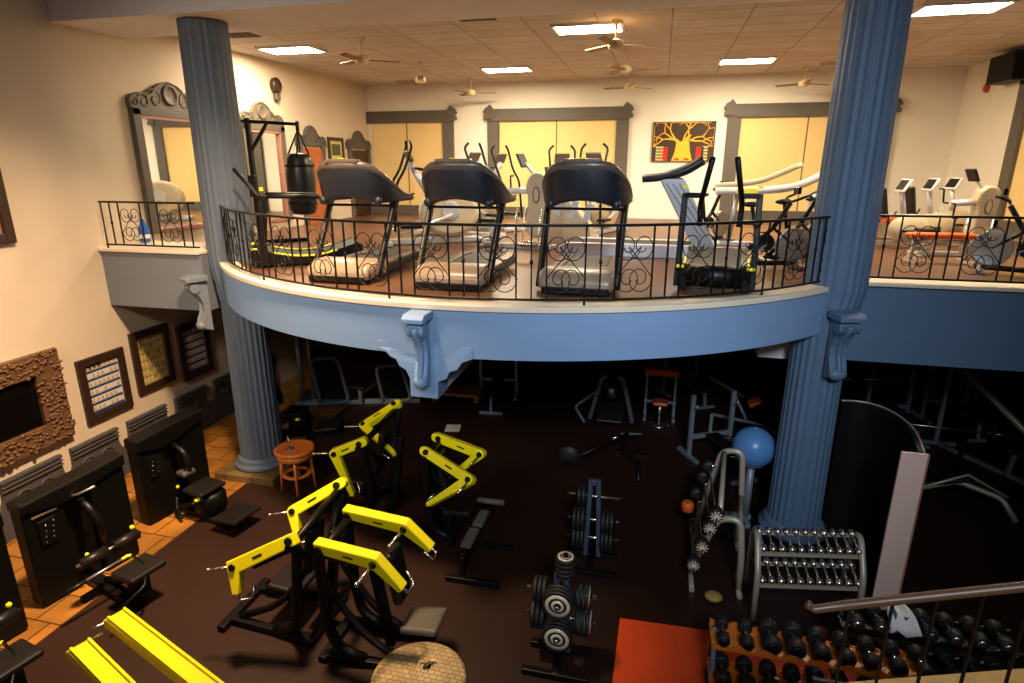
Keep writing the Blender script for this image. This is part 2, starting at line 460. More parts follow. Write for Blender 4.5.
# right wall window
r = thing('window_4', None, None, (XR, 13.6, 4.0)); struct(r, 'tan window on the right wall at the picture edge')
b = MB((XR,13.6,4.0)); b.box((XR-.06, 15.1, 5.5), (.12,.36,3.1)); b.box((XR-.06,12.2,5.5),(.12,.36,3.1)); b.box((XR-.06,13.65,6.98),(.12,3.3,.34)); b.box((XR-.06,13.65,4.0),(.12,3.3,.3)); b.build('window_frame','trimw',r,bev=.01)
MB((XR,13.6,4.0)).box((XR-.02,13.65,5.5),(.03,2.7,2.7)).build('blind','blind',r)
b = MB((XR,13.6,4.0)); b.prism([(15.3,6.9),(15.42,7.0),(15.34,7.08),(15.42,7.16),(15.3,7.22),(15.1,7.22),(15.1,6.9)], YZ(), XR-.18, XR); b.build('corner_ornament','trimw',r)
# ------------------------------------------------------------ railings
def polylen(P):
    L = [0]
    for a, b in zip(P, P[1:]): L.append(L[-1]+math.hypot(b[0]-a[0], b[1]-a[1]))
    return L
def scroll_pts(h, w):
    """S scroll in (u, v): spiral below, spiral above"""
    pts = []
    r0 = h*.235
    def spiral(cx, cy, a0, a1, rs, re, n=20):
        return [(cx+(rs+(re-rs)*k/n)*math.cos(a0+(a1-a0)*k/n), cy+(rs+(re-rs)*k/n)*math.sin(a0+(a1-a0)*k/n)) for k in range(n+1)]
    pts += spiral(-.01, h*.27, -2.9*PI, PI*.0, r0*.25, r0*.95)
    up = spiral(.01, h*.73, PI*3.9, PI*1.0, r0*.25, r0*.95)
    return pts + up[::-1]
def railing(label, P, zb, h, period=.745, first=0.0):
    L = polylen(P); T = L[-1]
    def at(s):
        s = max(0, min(T, s))
        for i in range(len(L)-1):
            if s <= L[i+1]+1e-9:
                k = (s-L[i])/(L[i+1]-L[i]); a, b = P[i], P[i+1]
                d = V((b[0]-a[0], b[1]-a[1], 0)).normalized()
                return V((a[0]+(b[0]-a[0])*k, a[1]+(b[1]-a[1])*k, 0)), d
    o0, _ = at(T/2); O = V((o0.x, o0.y, zb))
    r = thing('railing', label, 'railing', O)
    N = max(2, int(T/.12))
    mid = [at(T*i/N)[0] for i in range(N+1)]
    b = MB(O)
    b.loft([[p+V((q.y*u, -q.x*u, zb+h+v)) for u, v in rrect(.042,.03,.008,2)] for p, q in [at(T*i/N) for i in range(N+1)]], smooth=False)
    b.build('top_rail', 'iron', r)
    b = MB(O)
    b.loft([[p+V((q.y*u, -q.x*u, zb+.06+v)) for u, v in rrect(.026,.026,.004,1)] for p, q in [at(T*i/N) for i in range(N+1)]], smooth=False)
    b.build('bottom_rail', 'iron', r)
    s = first; k = 0
    sc = scroll_pts(h-.1, .3)
    while s < T+.01:
        for j in range(3):
            ss = s+j*.165
            if ss > T: break
            p, d = at(ss)
            b = MB(O); b.bar(p+V((0,0,zb+.06)), p+V((0,0,zb+h)), .017, .017, d)
            if j == 1: b.ell(p+V((0,0,zb+h*.55)), (.02,.02,.035), 8, 6)
            b.build('baluster', 'iron', r)
            if (j == 0 and k % 3 == 0): MB(O).cyl(p+V((0,0,zb-.01)), p+V((0,0,zb+.06)), .014, 8).build('foot', 'iron', r)
        c = s+.33+(period-.33)/2
        if c+.1 < T:
            p, d = at(c)
            for sg in (-1, 1):
                b = MB(O)
                b.tube([p+d*(sg*(u*.9+.075))+V((0,0,zb+.08+v)) for u, v in sc], .0062, 5)
                b.build('scroll', 'iron', r)
        s += period; k += 1
    return r
railing('long curved black wrought iron railing along the balcony front', arc_pts(80, CR-.09, A0+.1, A1-.06), 3.785, .86)
railing('short straight wrought iron railing left of the left column', [(XL+.12,8.1),(-7.0,8.1)], 3.95, .74, first=.02)
railing('straight wrought iron railing right of the right column', [(2.62,8.68),(7.0,8.68)], 3.79, .85, first=.05)

# ------------------------------------------------------------ treadmills
def console_loft(b, path, hs, th, lean=0.0, n=6):
    rings = []
    m = len(path)
    for i, (x, y) in enumerate(path):
        a = path[max(0,i-1)]; c = path[min(m-1,i+1)]
        d = V((c[0]-a[0], c[1]-a[1], 0)).normalized(); nn = V((d.y, -d.x, 0))
        z0, z1 = hs[i]
        ring = []
        for u, v in rrect(th, z1-z0, min(th, z1-z0)*.42, 4):
            zz = (z0+z1)/2+v
            ring.append(V((x,y,zz)) + nn*(u + lean*(zz-1.3)))
        rings.append(ring)
    return b.loft(rings)
def smoothpath(P, n=6):
    out = []
    m = len(P)
    for i in range(m-1):
        p0, p1, p2, p3 = [V(P[max(0,min(m-1,j))]) for j in (i-1,i,i+1,i+2)]
        for k in range(n):
            t = k/n
            out.append(.5*((2*p1)+(p2-p0)*t+(2*p0-5*p1+4*p2-p3)*t*t+(3*p1-p0-3*p2+p3)*t**3))
    out.append(V(P[-1])); return out
def make_treadmill(label, loc, rz):
    r = thing('treadmill', label, 'treadmill', loc, rz, 'treadmills facing the balcony railing')
    # local: front at -y side, user end +y
    hp = [(-.44,.0),(-.46,.07),(-.40,.10),(-.28,.0)]
    b = MB()
    rings = []
    for y, w, h in ((.0,.78,.10),(.04,.88,.17),(.2,.93,.235),(.45,.93,.235),(.62,.9,.2)):
        rings.append([V((u, y, .05+h/2+v)) for u, v in rrect(w, h, h*.35, 4)])
    b.loft(rings); b.build('motor_hood', 'hood', r)
    MB().box((0,.02,.06),(.8,.06,.09)).build('front_bumper', 'blk', r, bev=.015)
    MB().box((0,1.25,.13),(.86,1.5,.12)).build('deck', 'blk', r, bev=.02)
    MB().box((0,1.28,.195),(.54,1.45,.012)).build('running_belt', 'belt', r)
    for sx in (-1,1):
        MB().box((sx*.36,1.28,.2),(.14,1.42,.025)).build('side_rail', 'bronze', r, bev=.008)
        b = MB(); b.tube(smoothpath([(sx*.47,.24,.06),(sx*.475,.52,.5),(sx*.485,.82,.92),(sx*.495,.95,1.05)],4), [.045]*13, 10)
        b.build('upright', 'blk', r)
        MB().bar((sx*.478,.20,.10),(sx*.49,.77,.92),.012,.02).build('upright_trim','bronze',r)
    # console: wide shield that sweeps back into two arms
    half = [(.52,1.42,0),(.53,1.05,0),(.49,.74,0),(.36,.52,0),(.17,.43,0)]
    pth = smoothpath([(-x,y,z) for x,y,z in half]+[(0,.415,0)]+half[::-1],5)
    m = len(pth); hs = []
    for i, p in enumerate(pth):
        t = abs(i/(m-1)-.5)*2
        k = 1-max(0, min(1, (t-.26)/.62)); k = k*k*(3-2*k)
        lo = 1.075-.075*min(1,(t/.42)**2)
        hs.append((lo, 1.095+.43*k))
    b = MB(); console_loft(b, [(p.x,p.y) for p in pth], hs, .11, .12); con = b.build('console_shell', 'shell', r)
    b = MB(); console_loft(b, [(p.x,p.y) for p in pth], [(max(h[0], h[1]-.02-.095*max(0,(h[1]-1.1)/.415)), h[1]+.008) for h in hs], .128, .12)
    b.build('console_rim', 'bronze', con)
    MB().box((0,.40,1.53),(.46,.13,.06)).build('console_ledge', 'bronze', con, bev=.02, seg=3)
    MB().box((0,.36,1.565),(.07,.05,.012)).build('yellow_tag', 'yel', con, bev=.004)
    MB().box((0,.60,1.34),(.5,.05,.3)).build('display', 'screen', con, bev=.01)
    for sx in (-1,1):
        MB().ell((sx*.52,1.42,1.04),(.045,.045,.04),10,6).build('yellow_button', 'yel', con)
        MB().ell((sx*.40,.53,1.03),(.06,.05,.06),12,8).build('console_joint', 'shell', con)
    MB().tube([(-.48,.9,1.0),(-.46,.75,.96),(.46,.75,.96),(.48,.9,1.0)],.018,8).build('hand_bar','blk',r)
    return r
T1 = make_treadmill('black treadmill with wide curved console, leftmost of three along the railing', (-4.02,6.98,UP), 0)
dup(T1, (-2.48,6.88,UP), 0, 'black treadmill with wide curved console, middle of three along the railing')
dup(T1, (-.91,6.95,UP), 0, 'black treadmill with wide curved console, nearest the white treadmill and painting')

# self-powered curved treadmills
def make_curved(label, loc, rz):
    r = thing('curved_treadmill', label, 'treadmill', loc, rz, 'black curved treadmills with yellow stripes')
    n = 14
    prof_t = [(.1+1.6*i/n, .32-.16*math.sin(PI*i/n)+.04*(i/n)) for i in range(n+1)]
    pl = [(.0,.04),(.0,.2),(.04,.30)] + prof_t + [(1.78,.3),(1.8,.05)]
    for sx in (-1,1):
        MB().prism(pl, lambda u,v,t: (t,u,v), sx*.36-.05, sx*.36+.05).build('side_frame', 'blk', r, bev=.012)
        b = MB(); b.tube([(sx*.415,u,v-.005) for u, v in prof_t[2:12]], .016, 6); b.build('yellow_stripe', 'yel', r)
        MB().box((sx*.40,.06,.315),(.09,.1,.025)).build('yellow_mark','yel',r,bev=.005)
        MB().bar((sx*.44,.18,.05),(sx*.42,.30,1.16),.07,.10,(0,1,0)).build('upright','blk',r,bev=.012)
        MB().bar((sx*.42,.28,1.14),(sx*.20,.26,1.14),.06,.11,(0,1,0)).build('grip_bar','blk',r,bev=.012)
        b = MB(); b.tube(fillet([(sx*.22,.26,.78),(sx*.24,.30,1.02),(sx*.13,-.10,1.56)],.15),[.032]*8,10); b.build('push_handle','blk',r)
        MB().box((sx*.42,.27,1.24),(.06,.06,.03)).build('yellow_button','yel',r)
    MB().cyl((-.4,.14,.2),(.4,.14,.2),.14,20).build('front_roller_cover','blk',r)
    b = MB(); b.loft([[V((-.3,u,v-.01)),V((.3,u,v-.01)),V((.3,u,v-.05)),V((-.3,u,v-.05))] for u,v in prof_t], smooth=False)
    b.build('slat_belt','belt',r)
    return r
S1 = make_curved('black curved treadmill with yellow stripes beside the left column', (-6.05,8.05,UP), -.95)
S1.scale = (.92,.92,.92)
s2 = dup(S1, (.68,7.42,UP), -.1, 'black curved treadmill with yellow marks in front of the right window'); s2.scale = (1,1,1)

for sx in (-1,1): MB().tube([(sx*.42,.28,1.14),(sx*.41,1.15,1.12)],.035,8).build('side_rail','blk',S1)

# white treadmill across the room
r = thing('treadmill', 'white and silver treadmill standing side-on below the tree painting', 'treadmill', (-.2,10.7,UP))
O = (-.2,10.7,UP)
b = MB(O); b.prism([(-1.65,UP+.0),(-1.65,UP+.15),(-1.5,UP+.22),(.75,UP+.22),(1.05,UP+.2),(1.05,UP+.0)], XZ(), 10.28, 10.36); b.build('side_skirt','white',r,bev=.02)
b = MB(O); b.prism([(-1.65,UP+.0),(-1.65,UP+.15),(-1.5,UP+.22),(.75,UP+.22),(1.05,UP+.2),(1.05,UP+.0)], XZ(), 11.04, 11.12); b.build('side_skirt','white',r,bev=.02)
MB(O).box((-.3,10.7,UP+.18),(2.6,.68,.05)).build('running_belt','belt',r)
MB(O).box((-.3,10.7,UP+.09),(2.6,.64,.16)).build('deck','blk',r)
for y in (10.33,11.07):
    b = MB(O); b.prism([(.62,UP+.1),(.98,UP+.1),(.36,UP+1.28),(-.04,UP+1.28)], XZ(), y-.05, y+.05); b.build('mast','silver',r,bev=.03,seg=3)
    for k in range(3): MB(O).bar((.68+.09*k,y-.052,UP+.36),(.08+.1*k,y-.052,UP+1.2),.012,.02,(0,1,0)).build('mast_groove','bronze',r)
pth = smoothpath([(-.3,10.35,UP+1.27),(0,10.32,UP+1.30),(.35,10.32,UP+1.40),(.62,10.34,UP+1.56)],4)
for dy in (0,.72):
    b = MB(O); b.tube([(p.x,p.y+dy,p.z) for p in pth],[.06]*6+[.075]*(len(pth)-6),10); b.build('arm','shell',r)
b = MB(O); b.box((0,0,0),(.42,.72,.06),Matrix.Translation((.22,10.69,UP+1.37)) @ Matrix.Rotation(-.32,4,'Y')); b.build('display','shell',r,bev=.02,seg=3)
MB(O).box((-.4,10.27,UP+.12),(.28,.02,.09)).build('side_badge','silver',r,bev=.02)

# ------------------------------------------------------------ cross trainers, ergometers, bikes
def make_cross(label, loc, rz, grp='beige cross trainers by the back windows'):
    r = thing('cross_trainer', label, 'cross trainer', loc, rz, grp)
    b = MB(); b.bar((0,-.75,.06),(0,.9,.06),.14,.09); b.bar((-.32,-.72,.05),(.32,-.72,.05),.1,.07); b.bar((-.3,.88,.05),(.3,.88,.05),.1,.07)
    b.build('base_frame','silver',r,bev=.012)
    b = MB()
    b.loft([[V((x,.35+u*k,.52+v*k)) for u,v in [(.52*math.cos(2*PI*i/24),.42*math.sin(2*PI*i/24)) for i in range(24)]] for x,k in ((-.13,.8),(-.1,.97),(0,1.0),(.1,.97),(.13,.8))])
    h = b.build('flywheel_housing','beige',r)
    for sx in (-1,1):
        MB().lathe([(.15,-.02),(.16,.0),(.14,.02)],20,(sx*.135,.35,.55),'X').build('housing_disc','silver',h)
        b = MB(); b.tube(fillet([(sx*.28,.35,.5),(sx*.29,-.5,.22),(sx*.29,-.6,.22)],.05),.028,8); b.build('pedal_arm','silver',r)
        MB().box((sx*.27,-.35,.32),(.15,.36,.05)).build('pedal','blk',r,bev=.015)
        b = MB(); b.tube(fillet([(sx*.30,-.62,.25),(sx*.27,-.56,1.0),(sx*.24,-.42,1.2),(sx*.26,-.28,1.58),(sx*.17,-.3,1.66)],.12),[.022]*26,8)
        b.build('moving_handle','blk',r)
    b = MB(); b.tube([(0,.1,.7),(0,-.3,1.34)],[.07,.045],10); b.build('mast','silver',r)
    b = MB(); b.box((0,0,0),(.30,.05,.2),Matrix.Translation((0,-.30,1.42)) @ Matrix.Rotation(.5,4,'X')); c = b.build('console','bronze',r,bev=.02)
    b = MB(); b.box((0,.032,.0),(.25,.01,.15),Matrix.Translation((0,-.30,1.42)) @ Matrix.Rotation(.5,4,'X')); b.build('display','screen',c)
    b = MB(); b.tube(fillet([(-.2,.02,1.2),(-.16,-.2,1.24),(.16,-.2,1.24),(.2,.02,1.2)],.06),.02,8); b.build('grip_bar','blk',r)
    return r
C1 = make_cross('beige cross trainer with black handles in front of the left window', (-4.35,11.2,UP), -1.0)
C1.scale = (1.15,1.15,1.15)
dup(C1, (-4.1,12.5,UP), 1.25, 'beige cross trainer seen between the left and middle treadmills')
dup(C1, (-3.95,14.2,UP), 1.1, 'beige cross trainer farthest back behind the middle treadmill')
dup(C1, (-1.3,13.5,UP), -.3, 'beige cross trainer under the middle window behind the right treadmill')
dup(C1, (-2.35,14.6,UP), .3, 'beige cross trainer with console raised left of the arm ergometer')

def make_arm(label, loc, rz, screen='shell'):
    r = thing('arm_ergometer', label, 'ergometer', loc, rz, 'tall beige arm ergometers')
    # local: side view in x-z, housing upright
    pl = [(.0,.35),(.02,.9),(-.02,1.1),(.04,1.28),(.16,1.36),(.3,1.34),(.38,1.22),(.38,1.0),(.34,.6),(.33,.3),(.2,.22),(.06,.24)]
    pl = [(p.x,p.y) for p in smoothpath([(a,b_,0) for a,b_ in pl+[pl[0]]],3)[:-1]]
    h = MB().prism(pl, XZ(), -.14, .14).build('housing','beige',r,bev=.04,seg=3)
    MB().prism([(.19+.07*math.cos(a*PI/8),.98+.15*math.sin(a*PI/8)) for a in range(16)], XZ(), -.16,.16).build('side_badge','bronze',h,bev=.006)
    MB().prism([(.19+.045*math.cos(a*PI/8),.98+.12*math.sin(a*PI/8)) for a in range(16)], XZ(), -.165,.165).build('side_inset','beige',h)
    MB().cyl((-.42,0,1.03),(.02,0,1.05),.06,12).build('crank_shaft','white',r)
    for sy in (-1,1):
        b = MB(); b.tube(fillet([(-.42,sy*.06,1.03),(-.44,sy*.22,1.03),(-.46,sy*.24,1.03+sy*.26),(-.46,sy*.40,1.03+sy*.26)],.03),.018,8); b.build('crank_handle','blk',r)
    b = MB(); b.tube([(.12,0,1.3),(-.08,0,1.52)],.03,8); b.build('console_neck','silver',r)
    b = MB(); b.box((0,0,0),(.05,.34,.26),Matrix.Translation((-.13,0,1.56)) @ Matrix.Rotation(-.45,4,'Y')); b.build('console',screen,r,bev=.02)
    b = MB(); b.bar((-.9,0,.05),(.45,0,.05),.12,.08); b.bar((.4,-.3,.04),(.4,.3,.04),.1,.06); b.bar((-.88,-.28,.04),(-.88,.28,.04),.1,.06); b.build('base_frame','silver',r,bev=.01)
    b = MB(); b.tube(fillet([(-.15,-.2,.75),(-.2,-.2,.1),(.25,-.2,.1),(.3,-.2,.75)],.08),.02,8); b.tube(fillet([(-.15,.2,.75),(-.2,.2,.1),(.25,.2,.1),(.3,.2,.75)],.08),.02,8); b.build('step_frame','chrome',r)
    MB().box((-.75,0,.5),(.36,.34,.07)).build('seat','pad',r,bev=.025); MB().cyl((-.75,0,.08),(-.75,0,.47),.035,10).build('seat_post','silver',r)
    return r
AE = make_arm('tall beige arm ergometer with white shaft between the middle and right treadmills', (-2.3,10.9,UP), -.15)
a2 = dup(AE, (5.05,11.7,UP), .1, 'beige arm ergometer with dark console by the right wall'); a2.scale = (.85,.85,.85)

def make_recumbent(label, loc, rz):
    r = thing('recumbent_bike', label, 'exercise bike', loc, rz, 'recumbent bikes behind the right railing')
    b = MB(); b.bar((-.75,0,.1),(.7,0,.1),.12,.1); b.bar((-.72,-.28,.04),(-.72,.28,.04),.08,.06); b.bar((.68,-.28,.04),(.68,.28,.04),.08,.06); b.build('base_frame','chrome',r,bev=.01)
    b = MB(); b.ell((.42,0,.36),(.36,.14,.27),20,12); b.build('flywheel_housing','beige',r)
    b = MB(); b.tube([(.3,0,.55),(.2,0,1.02)],[.05,.035],10); b.build('mast','silver',r)
    b = MB(); b.box((0,0,0),(.045,.32,.25),Matrix.Translation((.2,0,1.13)) @ Matrix.Rotation(.5,4,'Y')); c = b.build('console','white',r,bev=.015)
    b = MB(); b.box((-.028,0,0),(.01,.25,.19),Matrix.Translation((.2,0,1.13)) @ Matrix.Rotation(.5,4,'Y')); b.build('display','screen',c)
    MB().box((-.42,0,.47),(.42,.4,.09)).build('seat','orange',r,bev=.03)
    b = MB(); b.box((0,0,0),(.09,.38,.56),Matrix.Translation((-.68,0,.80)) @ Matrix.Rotation(-.22,4,'Y')); bk = b.build('backrest','pad',r,bev=.035,seg=3)
    b = MB(); b.box((.05,0,-.1),(.03,.24,.3),Matrix.Translation((-.68,0,.80)) @ Matrix.Rotation(-.22,4,'Y')); b.build('back_cushion','orange',bk,bev=.012)
    for sy in (-1,1):
        b = MB(); b.tube(fillet([(-.6,sy*.24,.42),(-.3,sy*.26,.42),(-.2,sy*.26,.62)],.06),.016,8); b.build('side_handle','blk',r)
        MB().box((.28,sy*.22,.34),(.2,.1,.04)).build('pedal','blk',r,bev=.01)
    return r
R1 = make_recumbent('recumbent bike with tablet console left of the right arm ergometer', (4.75,13.2,UP), .2)
dup(R1, (4.05,12.5,UP), .15, 'recumbent bike with orange seat just right of the right column')
dup(R1, (5.45,14.0,UP), .3, 'recumbent bike farthest back near the right corner')

def make_spin(label, loc, rz, seatm='pad', grp='dark spin bikes in front of the right window'):
    r = thing('spin_bike', label, 'exercise bike', loc, rz, grp)
    b = MB(); b.tube([(-.5,0,.08),(.5,0,.08)],.04,8); b.tube([(-.45,0,.1),(.1,0,.6),(.42,0,.35)],.035,8); b.tube([(.1,0,.6),(.32,0,.95)],.035,8); b.tube([(-.12,0,.4),(-.25,0,.9)],.03,8); b.build('frame','blk',r)
    for x in (-.5,.5): MB().bar((x,-.28,.04),(x,.28,.04),.09,.06).build('foot','steel',r,bev=.01)
    b = MB(); b.lathe([(.04,-.03),(.22,-.025),(.25,-.035),(.25,.035),(.22,.025),(.04,.03)],28,(.42,0,.35),'Y'); b.build('flywheel','steel',r)
    MB().lathe([(.12,-.06),(.14,0),(.12,.06)],20,(.0,0,.38),'Y').build('crank_cover','blk2',r)
    MB().ell((-.26,0,.94),(.15,.1,.045),14,8).build('saddle',seatm,r)
    b = MB(); b.tube(fillet([(.5,-.2,1.08),(.34,-.2,1.02),(.32,0,.97),(.34,.2,1.02),(.5,.2,1.08)],.06),.02,8); b.build('handlebar','blk',r)
    for sy in (-1,1):
        MB().bar((0,sy*.09,.38),(sy*.15,sy*.09,.3+.02*sy),.03,.02).build('crank','chrome',r); MB().box((sy*.15,sy*.15,.3),(.1,.1,.03)).build('pedal','chrome',r)
    b = MB(); b.box((.40,0,1.13),(.05,.15,.1)); b.build('console','screen',r,bev=.01)
    return r
B1 = make_spin('dark spin bike in front of the right window, nearest the curved treadmill', (1.55,9.6,UP), .3)
dup(B1, (2.1,10.4,UP), .5, 'dark spin bike behind the first, beside the right column')
dup(B1, (2.75,11.2,UP), .2, 'dark spin bike partly hidden behind the right column')
dup(B1, (.95,12.6,UP), .9, 'dark spin bike behind the yellow-marked curved treadmill')
make_spin('black spin bike with orange saddle at the right picture edge', (5.0,9.75,UP), 2.7, 'orange', 'spin bikes at the right edge')

# pale long-armed machine in front of the right window
r = thing('rowing_ergometer', 'pale long machine with white beam in front of the right window', 'rowing machine', (2.0,12.2,UP))
O = (2.0,12.2,UP)
b = MB(O); b.tube(smoothpath([(1.0,12.2,UP+1.02),(1.7,12.2,UP+1.03),(2.4,12.2,UP+1.12),(3.0,12.25,UP+1.42)],5),[.07]*16,10); b.build('beam','white',r)
b = MB(O); b.tube(smoothpath([(1.0,12.45,UP+1.1),(1.8,12.45,UP+1.2),(2.5,12.5,UP+1.5)],5),[.05]*11,10); b.build('side_arm','beige',r)
MB(O).box((1.55,12.12,UP+1.03),(.36,.06,.09)).build('yellow_label','yel',r,bev=.01)
for x in (1.3,2.6): MB(O).tube([(x,12.2,UP+.03),(x+.1,12.2,UP+1.03)],.045,8).build('leg','steel',r)
MB(O).bar((1.0,12.2,UP+.05),(2.9,12.2,UP+.05),.1,.08).build('base_frame','steel',r,bev=.01)
MB(O).box((1.7,12.2,UP+.45),(.34,.3,.07)).build('seat','pad',r,bev=.02)

# slatted stair climber between the arm ergometer and the right treadmill
O = (-1.75,11.6,UP)
r = thing('stair_climber', 'beige stair climber with slanted slats behind the right treadmill', 'stair climber', O)
b = MB(O); b.prism([(-2.2,UP),(-1.2,UP),(-1.25,UP+.35),(-1.6,UP+.8),(-2.15,UP+.95)], XZ(), 11.5, 12.1); b.build('body','beige',r,bev=.03)
for k in range(4): MB(O).bar((-2.15+.27*k,11.47,UP+.62-.05*k),(-2.05+.27*k,11.47,UP+.95-.05*k),.12,.05,(0,1,0)).build('slat','silver',r,bev=.01)
for y in (11.5,12.1):
    b = MB(O); b.tube(fillet([(-1.3,y,UP+.3),(-1.35,y,UP+1.0),(-2.0,y,UP+1.35),(-2.2,y,UP+.9)],.12),.025,8); b.build('handrail','steel',r)
b = MB(O); b.box((0,0,0),(.05,.3,.22),Matrix.Translation((-2.12,11.8,UP+1.35)) @ Matrix.Rotation(-.3,4,'Y')); b.build('console','shell',r,bev=.02)
MB(O).tube([(-2.1,11.8,UP+.9),(-2.12,11.8,UP+1.28)],.035,8).build('console_neck','silver',r)

# orange low bench on the right
def make_bench(label, loc, rz, padm, fm, grp=None, L=1.2):
    r = thing('weight_bench', label, 'bench', loc, rz, grp)
    MB().box((0,0,.43),(L,.3,.08)).build('bench_pad',padm,r,bev=.03,seg=3)
    b = MB(); b.bar((-L*.42,0,.34),(L*.42,0,.34),.07,.06); b.build('spine',fm,r,bev=.008)
    for sx in (-1,1):
        b = MB(); b.bar((sx*L*.38,0,.34),(sx*L*.42,0,.06),.06,.06,(0,1,0)); b.bar((sx*L*.42,-.3,.035),(sx*L*.42,.3,.035),.07,.06); b.build('leg',fm,r,bev=.008)
    return r
make_bench('low bench with orange pad and chrome frame behind the right railing', (4.3,10.75,UP), .05, 'orange', 'chrome', L=.95)

# punch bag on its stand, left
O = (-7.5,10.4,UP)
r = thing('bag_stand', 'dark steel gallows stand holding the punch bag beside the left column', 'stand', O)
MB(O).bar((-7.55,10.4,UP),(-7.55,10.4,UP+2.32),.08,.08).build('upright','blk',r,bev=.006)
MB(O).bar((-7.72,10.4,UP+2.27),(-6.5,10.4,UP+2.2),.06,.06).build('top_arm','blk',r,bev=.006)
MB(O).bar((-7.55,10.4,UP+1.72),(-7.15,10.4,UP+2.22),.045,.045).build('brace','blk',r)
MB(O).bar((-6.52,10.4,UP+2.25),(-6.52,10.4,UP+2.08),.05,.05).build('arm_tip','blk',r)
for y in (9.8,11.0): MB(O).bar((-7.55,10.4,UP+.04),(-6.9,y,UP+.04),.08,.07).build('foot','blk',r,bev=.006)
MB(O).bar((-7.55,10.4,UP+.04),(-7.95,10.4,UP+.04),.08,.07).build('foot','blk',r,bev=.006)
MB(O).box((-7.55,10.36,UP+1.1),(.16,.1,.4)).build('pad_plate','pad',r,bev=.02)
O = (-6.55,10.4,UP+.6)
r = thing('punch_bag', 'black leather punch bag hanging in front of the wooden door', 'punch bag', O)
MB(O).lathe([(.05,UP+.58),(.2,UP+.6),(.25,UP+.7),(.26,UP+1.0),(.27,UP+1.3),(.23,UP+1.6),(.19,UP+1.68),(.05,UP+1.7)],24,(-6.55,10.4,0)).build('bag','bag',r)
for z in (.78,1.45): MB(O).lathe([(.262,UP+z),(.268,UP+z+.01),(.268,UP+z+.04),(.262,UP+z+.05)],24,(-6.55,10.4,0)).build('band','blk',r)
for a in range(4):
    c_, s_ = math.cos(a*PI/2+.4), math.sin(a*PI/2+.4)
    MB(O).tube([(-6.55+.19*c_,10.4+.19*s_,UP+1.66),(-6.52,10.4,UP+2.1)],.016,6).build('strap','blk',r)

# ------------------------------------------------------------ wall pieces upstairs
def carved_crown(r, O, y0, y1, z, h, m, depth=.1, disc=True):
    c = (y0+y1)/2; w = (y1-y0)/2
    pts = [(-1,0),(-1.0,.28),(-.93,.42),(-.80,.5),(-.66,.48),(-.55,.44),(-.44,.55),(-.34,.78),(-.2,.92),(-.08,.97),(0,1.0)]
    full = pts+[(-u,v) for u,v in pts[-2::-1]]
    o = MB(O).prism([(c+u*w, z+v*h) for u,v in full], YZ(), XL, XL+depth*.6).build('carved_crown', m, r, bev=.012)
    b = MB(O)
    b.tube([(XL+depth*.6,c+u*w*.98,z+v*h*.97) for u,v in full],.022,6)
    for sg in (-1,1):
        for cx, cz, rr in ((.38,.36,.2),(.66,.24,.15),(.86,.2,.1)):
            p = []
            for k in range(20):
                a = k/19*2.4*PI; q = rr*(1-k/24)
                p.append((XL+depth*.62, c+sg*(cx+q*math.cos(a))*w, z+cz*h+q*math.sin(a)*w))
            b.tube(p,.016,5)
    b.build('scroll_carving', m, o)
    if disc:
        MB(O).lathe([(.19*w,-.02),(.19*w,.03),(.15*w,.035),(.14*w,.015),(.02,.02)],24,(XL+depth*.6,c,z+h*.55),'X').build('medallion','carv',o)
def mirror(label, y0, y1, z0, z1, crown):
    O = (XL,(y0+y1)/2,z0)
    r = thing('wall_mirror', label, 'mirror', O, 0)
    fw = .17
    b = MB(O)
    b.box((XL+.05,y0+fw/2,(z0+z1)/2),(.1,fw,z1-z0)); b.box((XL+.05,y1-fw/2,(z0+z1)/2),(.1,fw,z1-z0)); b.box((XL+.05,(y0+y1)/2,z1-.06),(.1,y1-y0,.12))
    b.build('frame','trimw',r,bev=.012)
    b = MB(O); b.box((XL+.06,(y0+y1)/2,z1-.14),(.06,y1-y0-2*fw,.045)); b.box((XL+.06,(y0+y1)/2,z0+.05),(.07,y1-y0-2*fw,.06)); b.box((XL+.06,y1-fw-.03,(z0+z1)/2),(.06,.05,z1-z0-.2)); b.build('inner_edge','pink',r)
    MB(O).box((XL+.02,(y0+y1)/2,(z0+z1)/2),(.02,y1-y0-2*fw,z1-z0-.12)).build('mirror_glass','mirror',r)
    carved_crown(r, O, y0-.02, y1+.02, z1, crown, 'carv')
    return r
mirror('tall mirror with carved crown left of the left column', 9.1, 10.95, 4.06, 6.2, .5)
mirror('tall mirror with carved crown behind the punch bag stand', 11.95, 13.5, 3.95, 6.12, .5)
def door(name, y0, y1, label, leaf):
    O = (XL,(y0+y1)/2,UP); r = thing(name, None, None, O); struct(r, label)
    b = MB(O); b.box((XL+.05,y0+.06,UP+.98),(.1,.12,1.96)); b.box((XL+.05,y1-.06,UP+.98),(.1,.12,1.96)); b.build('door_frame','trimw',r,bev=.01)
    d = MB(O).box((XL+.025,(y0+y1)/2,UP+.95),(.05,y1-y0-.24,1.9)).build('door_leaf',leaf,r)
    for z in (.5,1.35): MB(O).box((XL+.055,(y0+y1)/2,UP+z),(.02,y1-y0-.5,.62)).build('door_panel',leaf,d,bev=.012)
    MB(O).ell((XL+.1,y0+.22,UP+.95),(.03,.03,.03),10,6).build('door_knob','chrome',d)
    carved_crown(r, O, y0-.1, y1+.1, UP+1.94, .52, 'trimw', disc=False)
door('door_1', 14.1, 15.3, 'red brown wooden door with carved grey crown', 'doorw')
door('door_2', 16.65, 17.95, 'dark doorway with carved grey crown in the left corner', 'darkwood')
O = (XL,15.97,5.6)
r = thing('framed_picture', 'small brown framed green picture between the two doors', 'picture', O)
b = MB(O); 
b.frame(XL+.03,.06,15.555,16.385,5.115,5.985,.09)
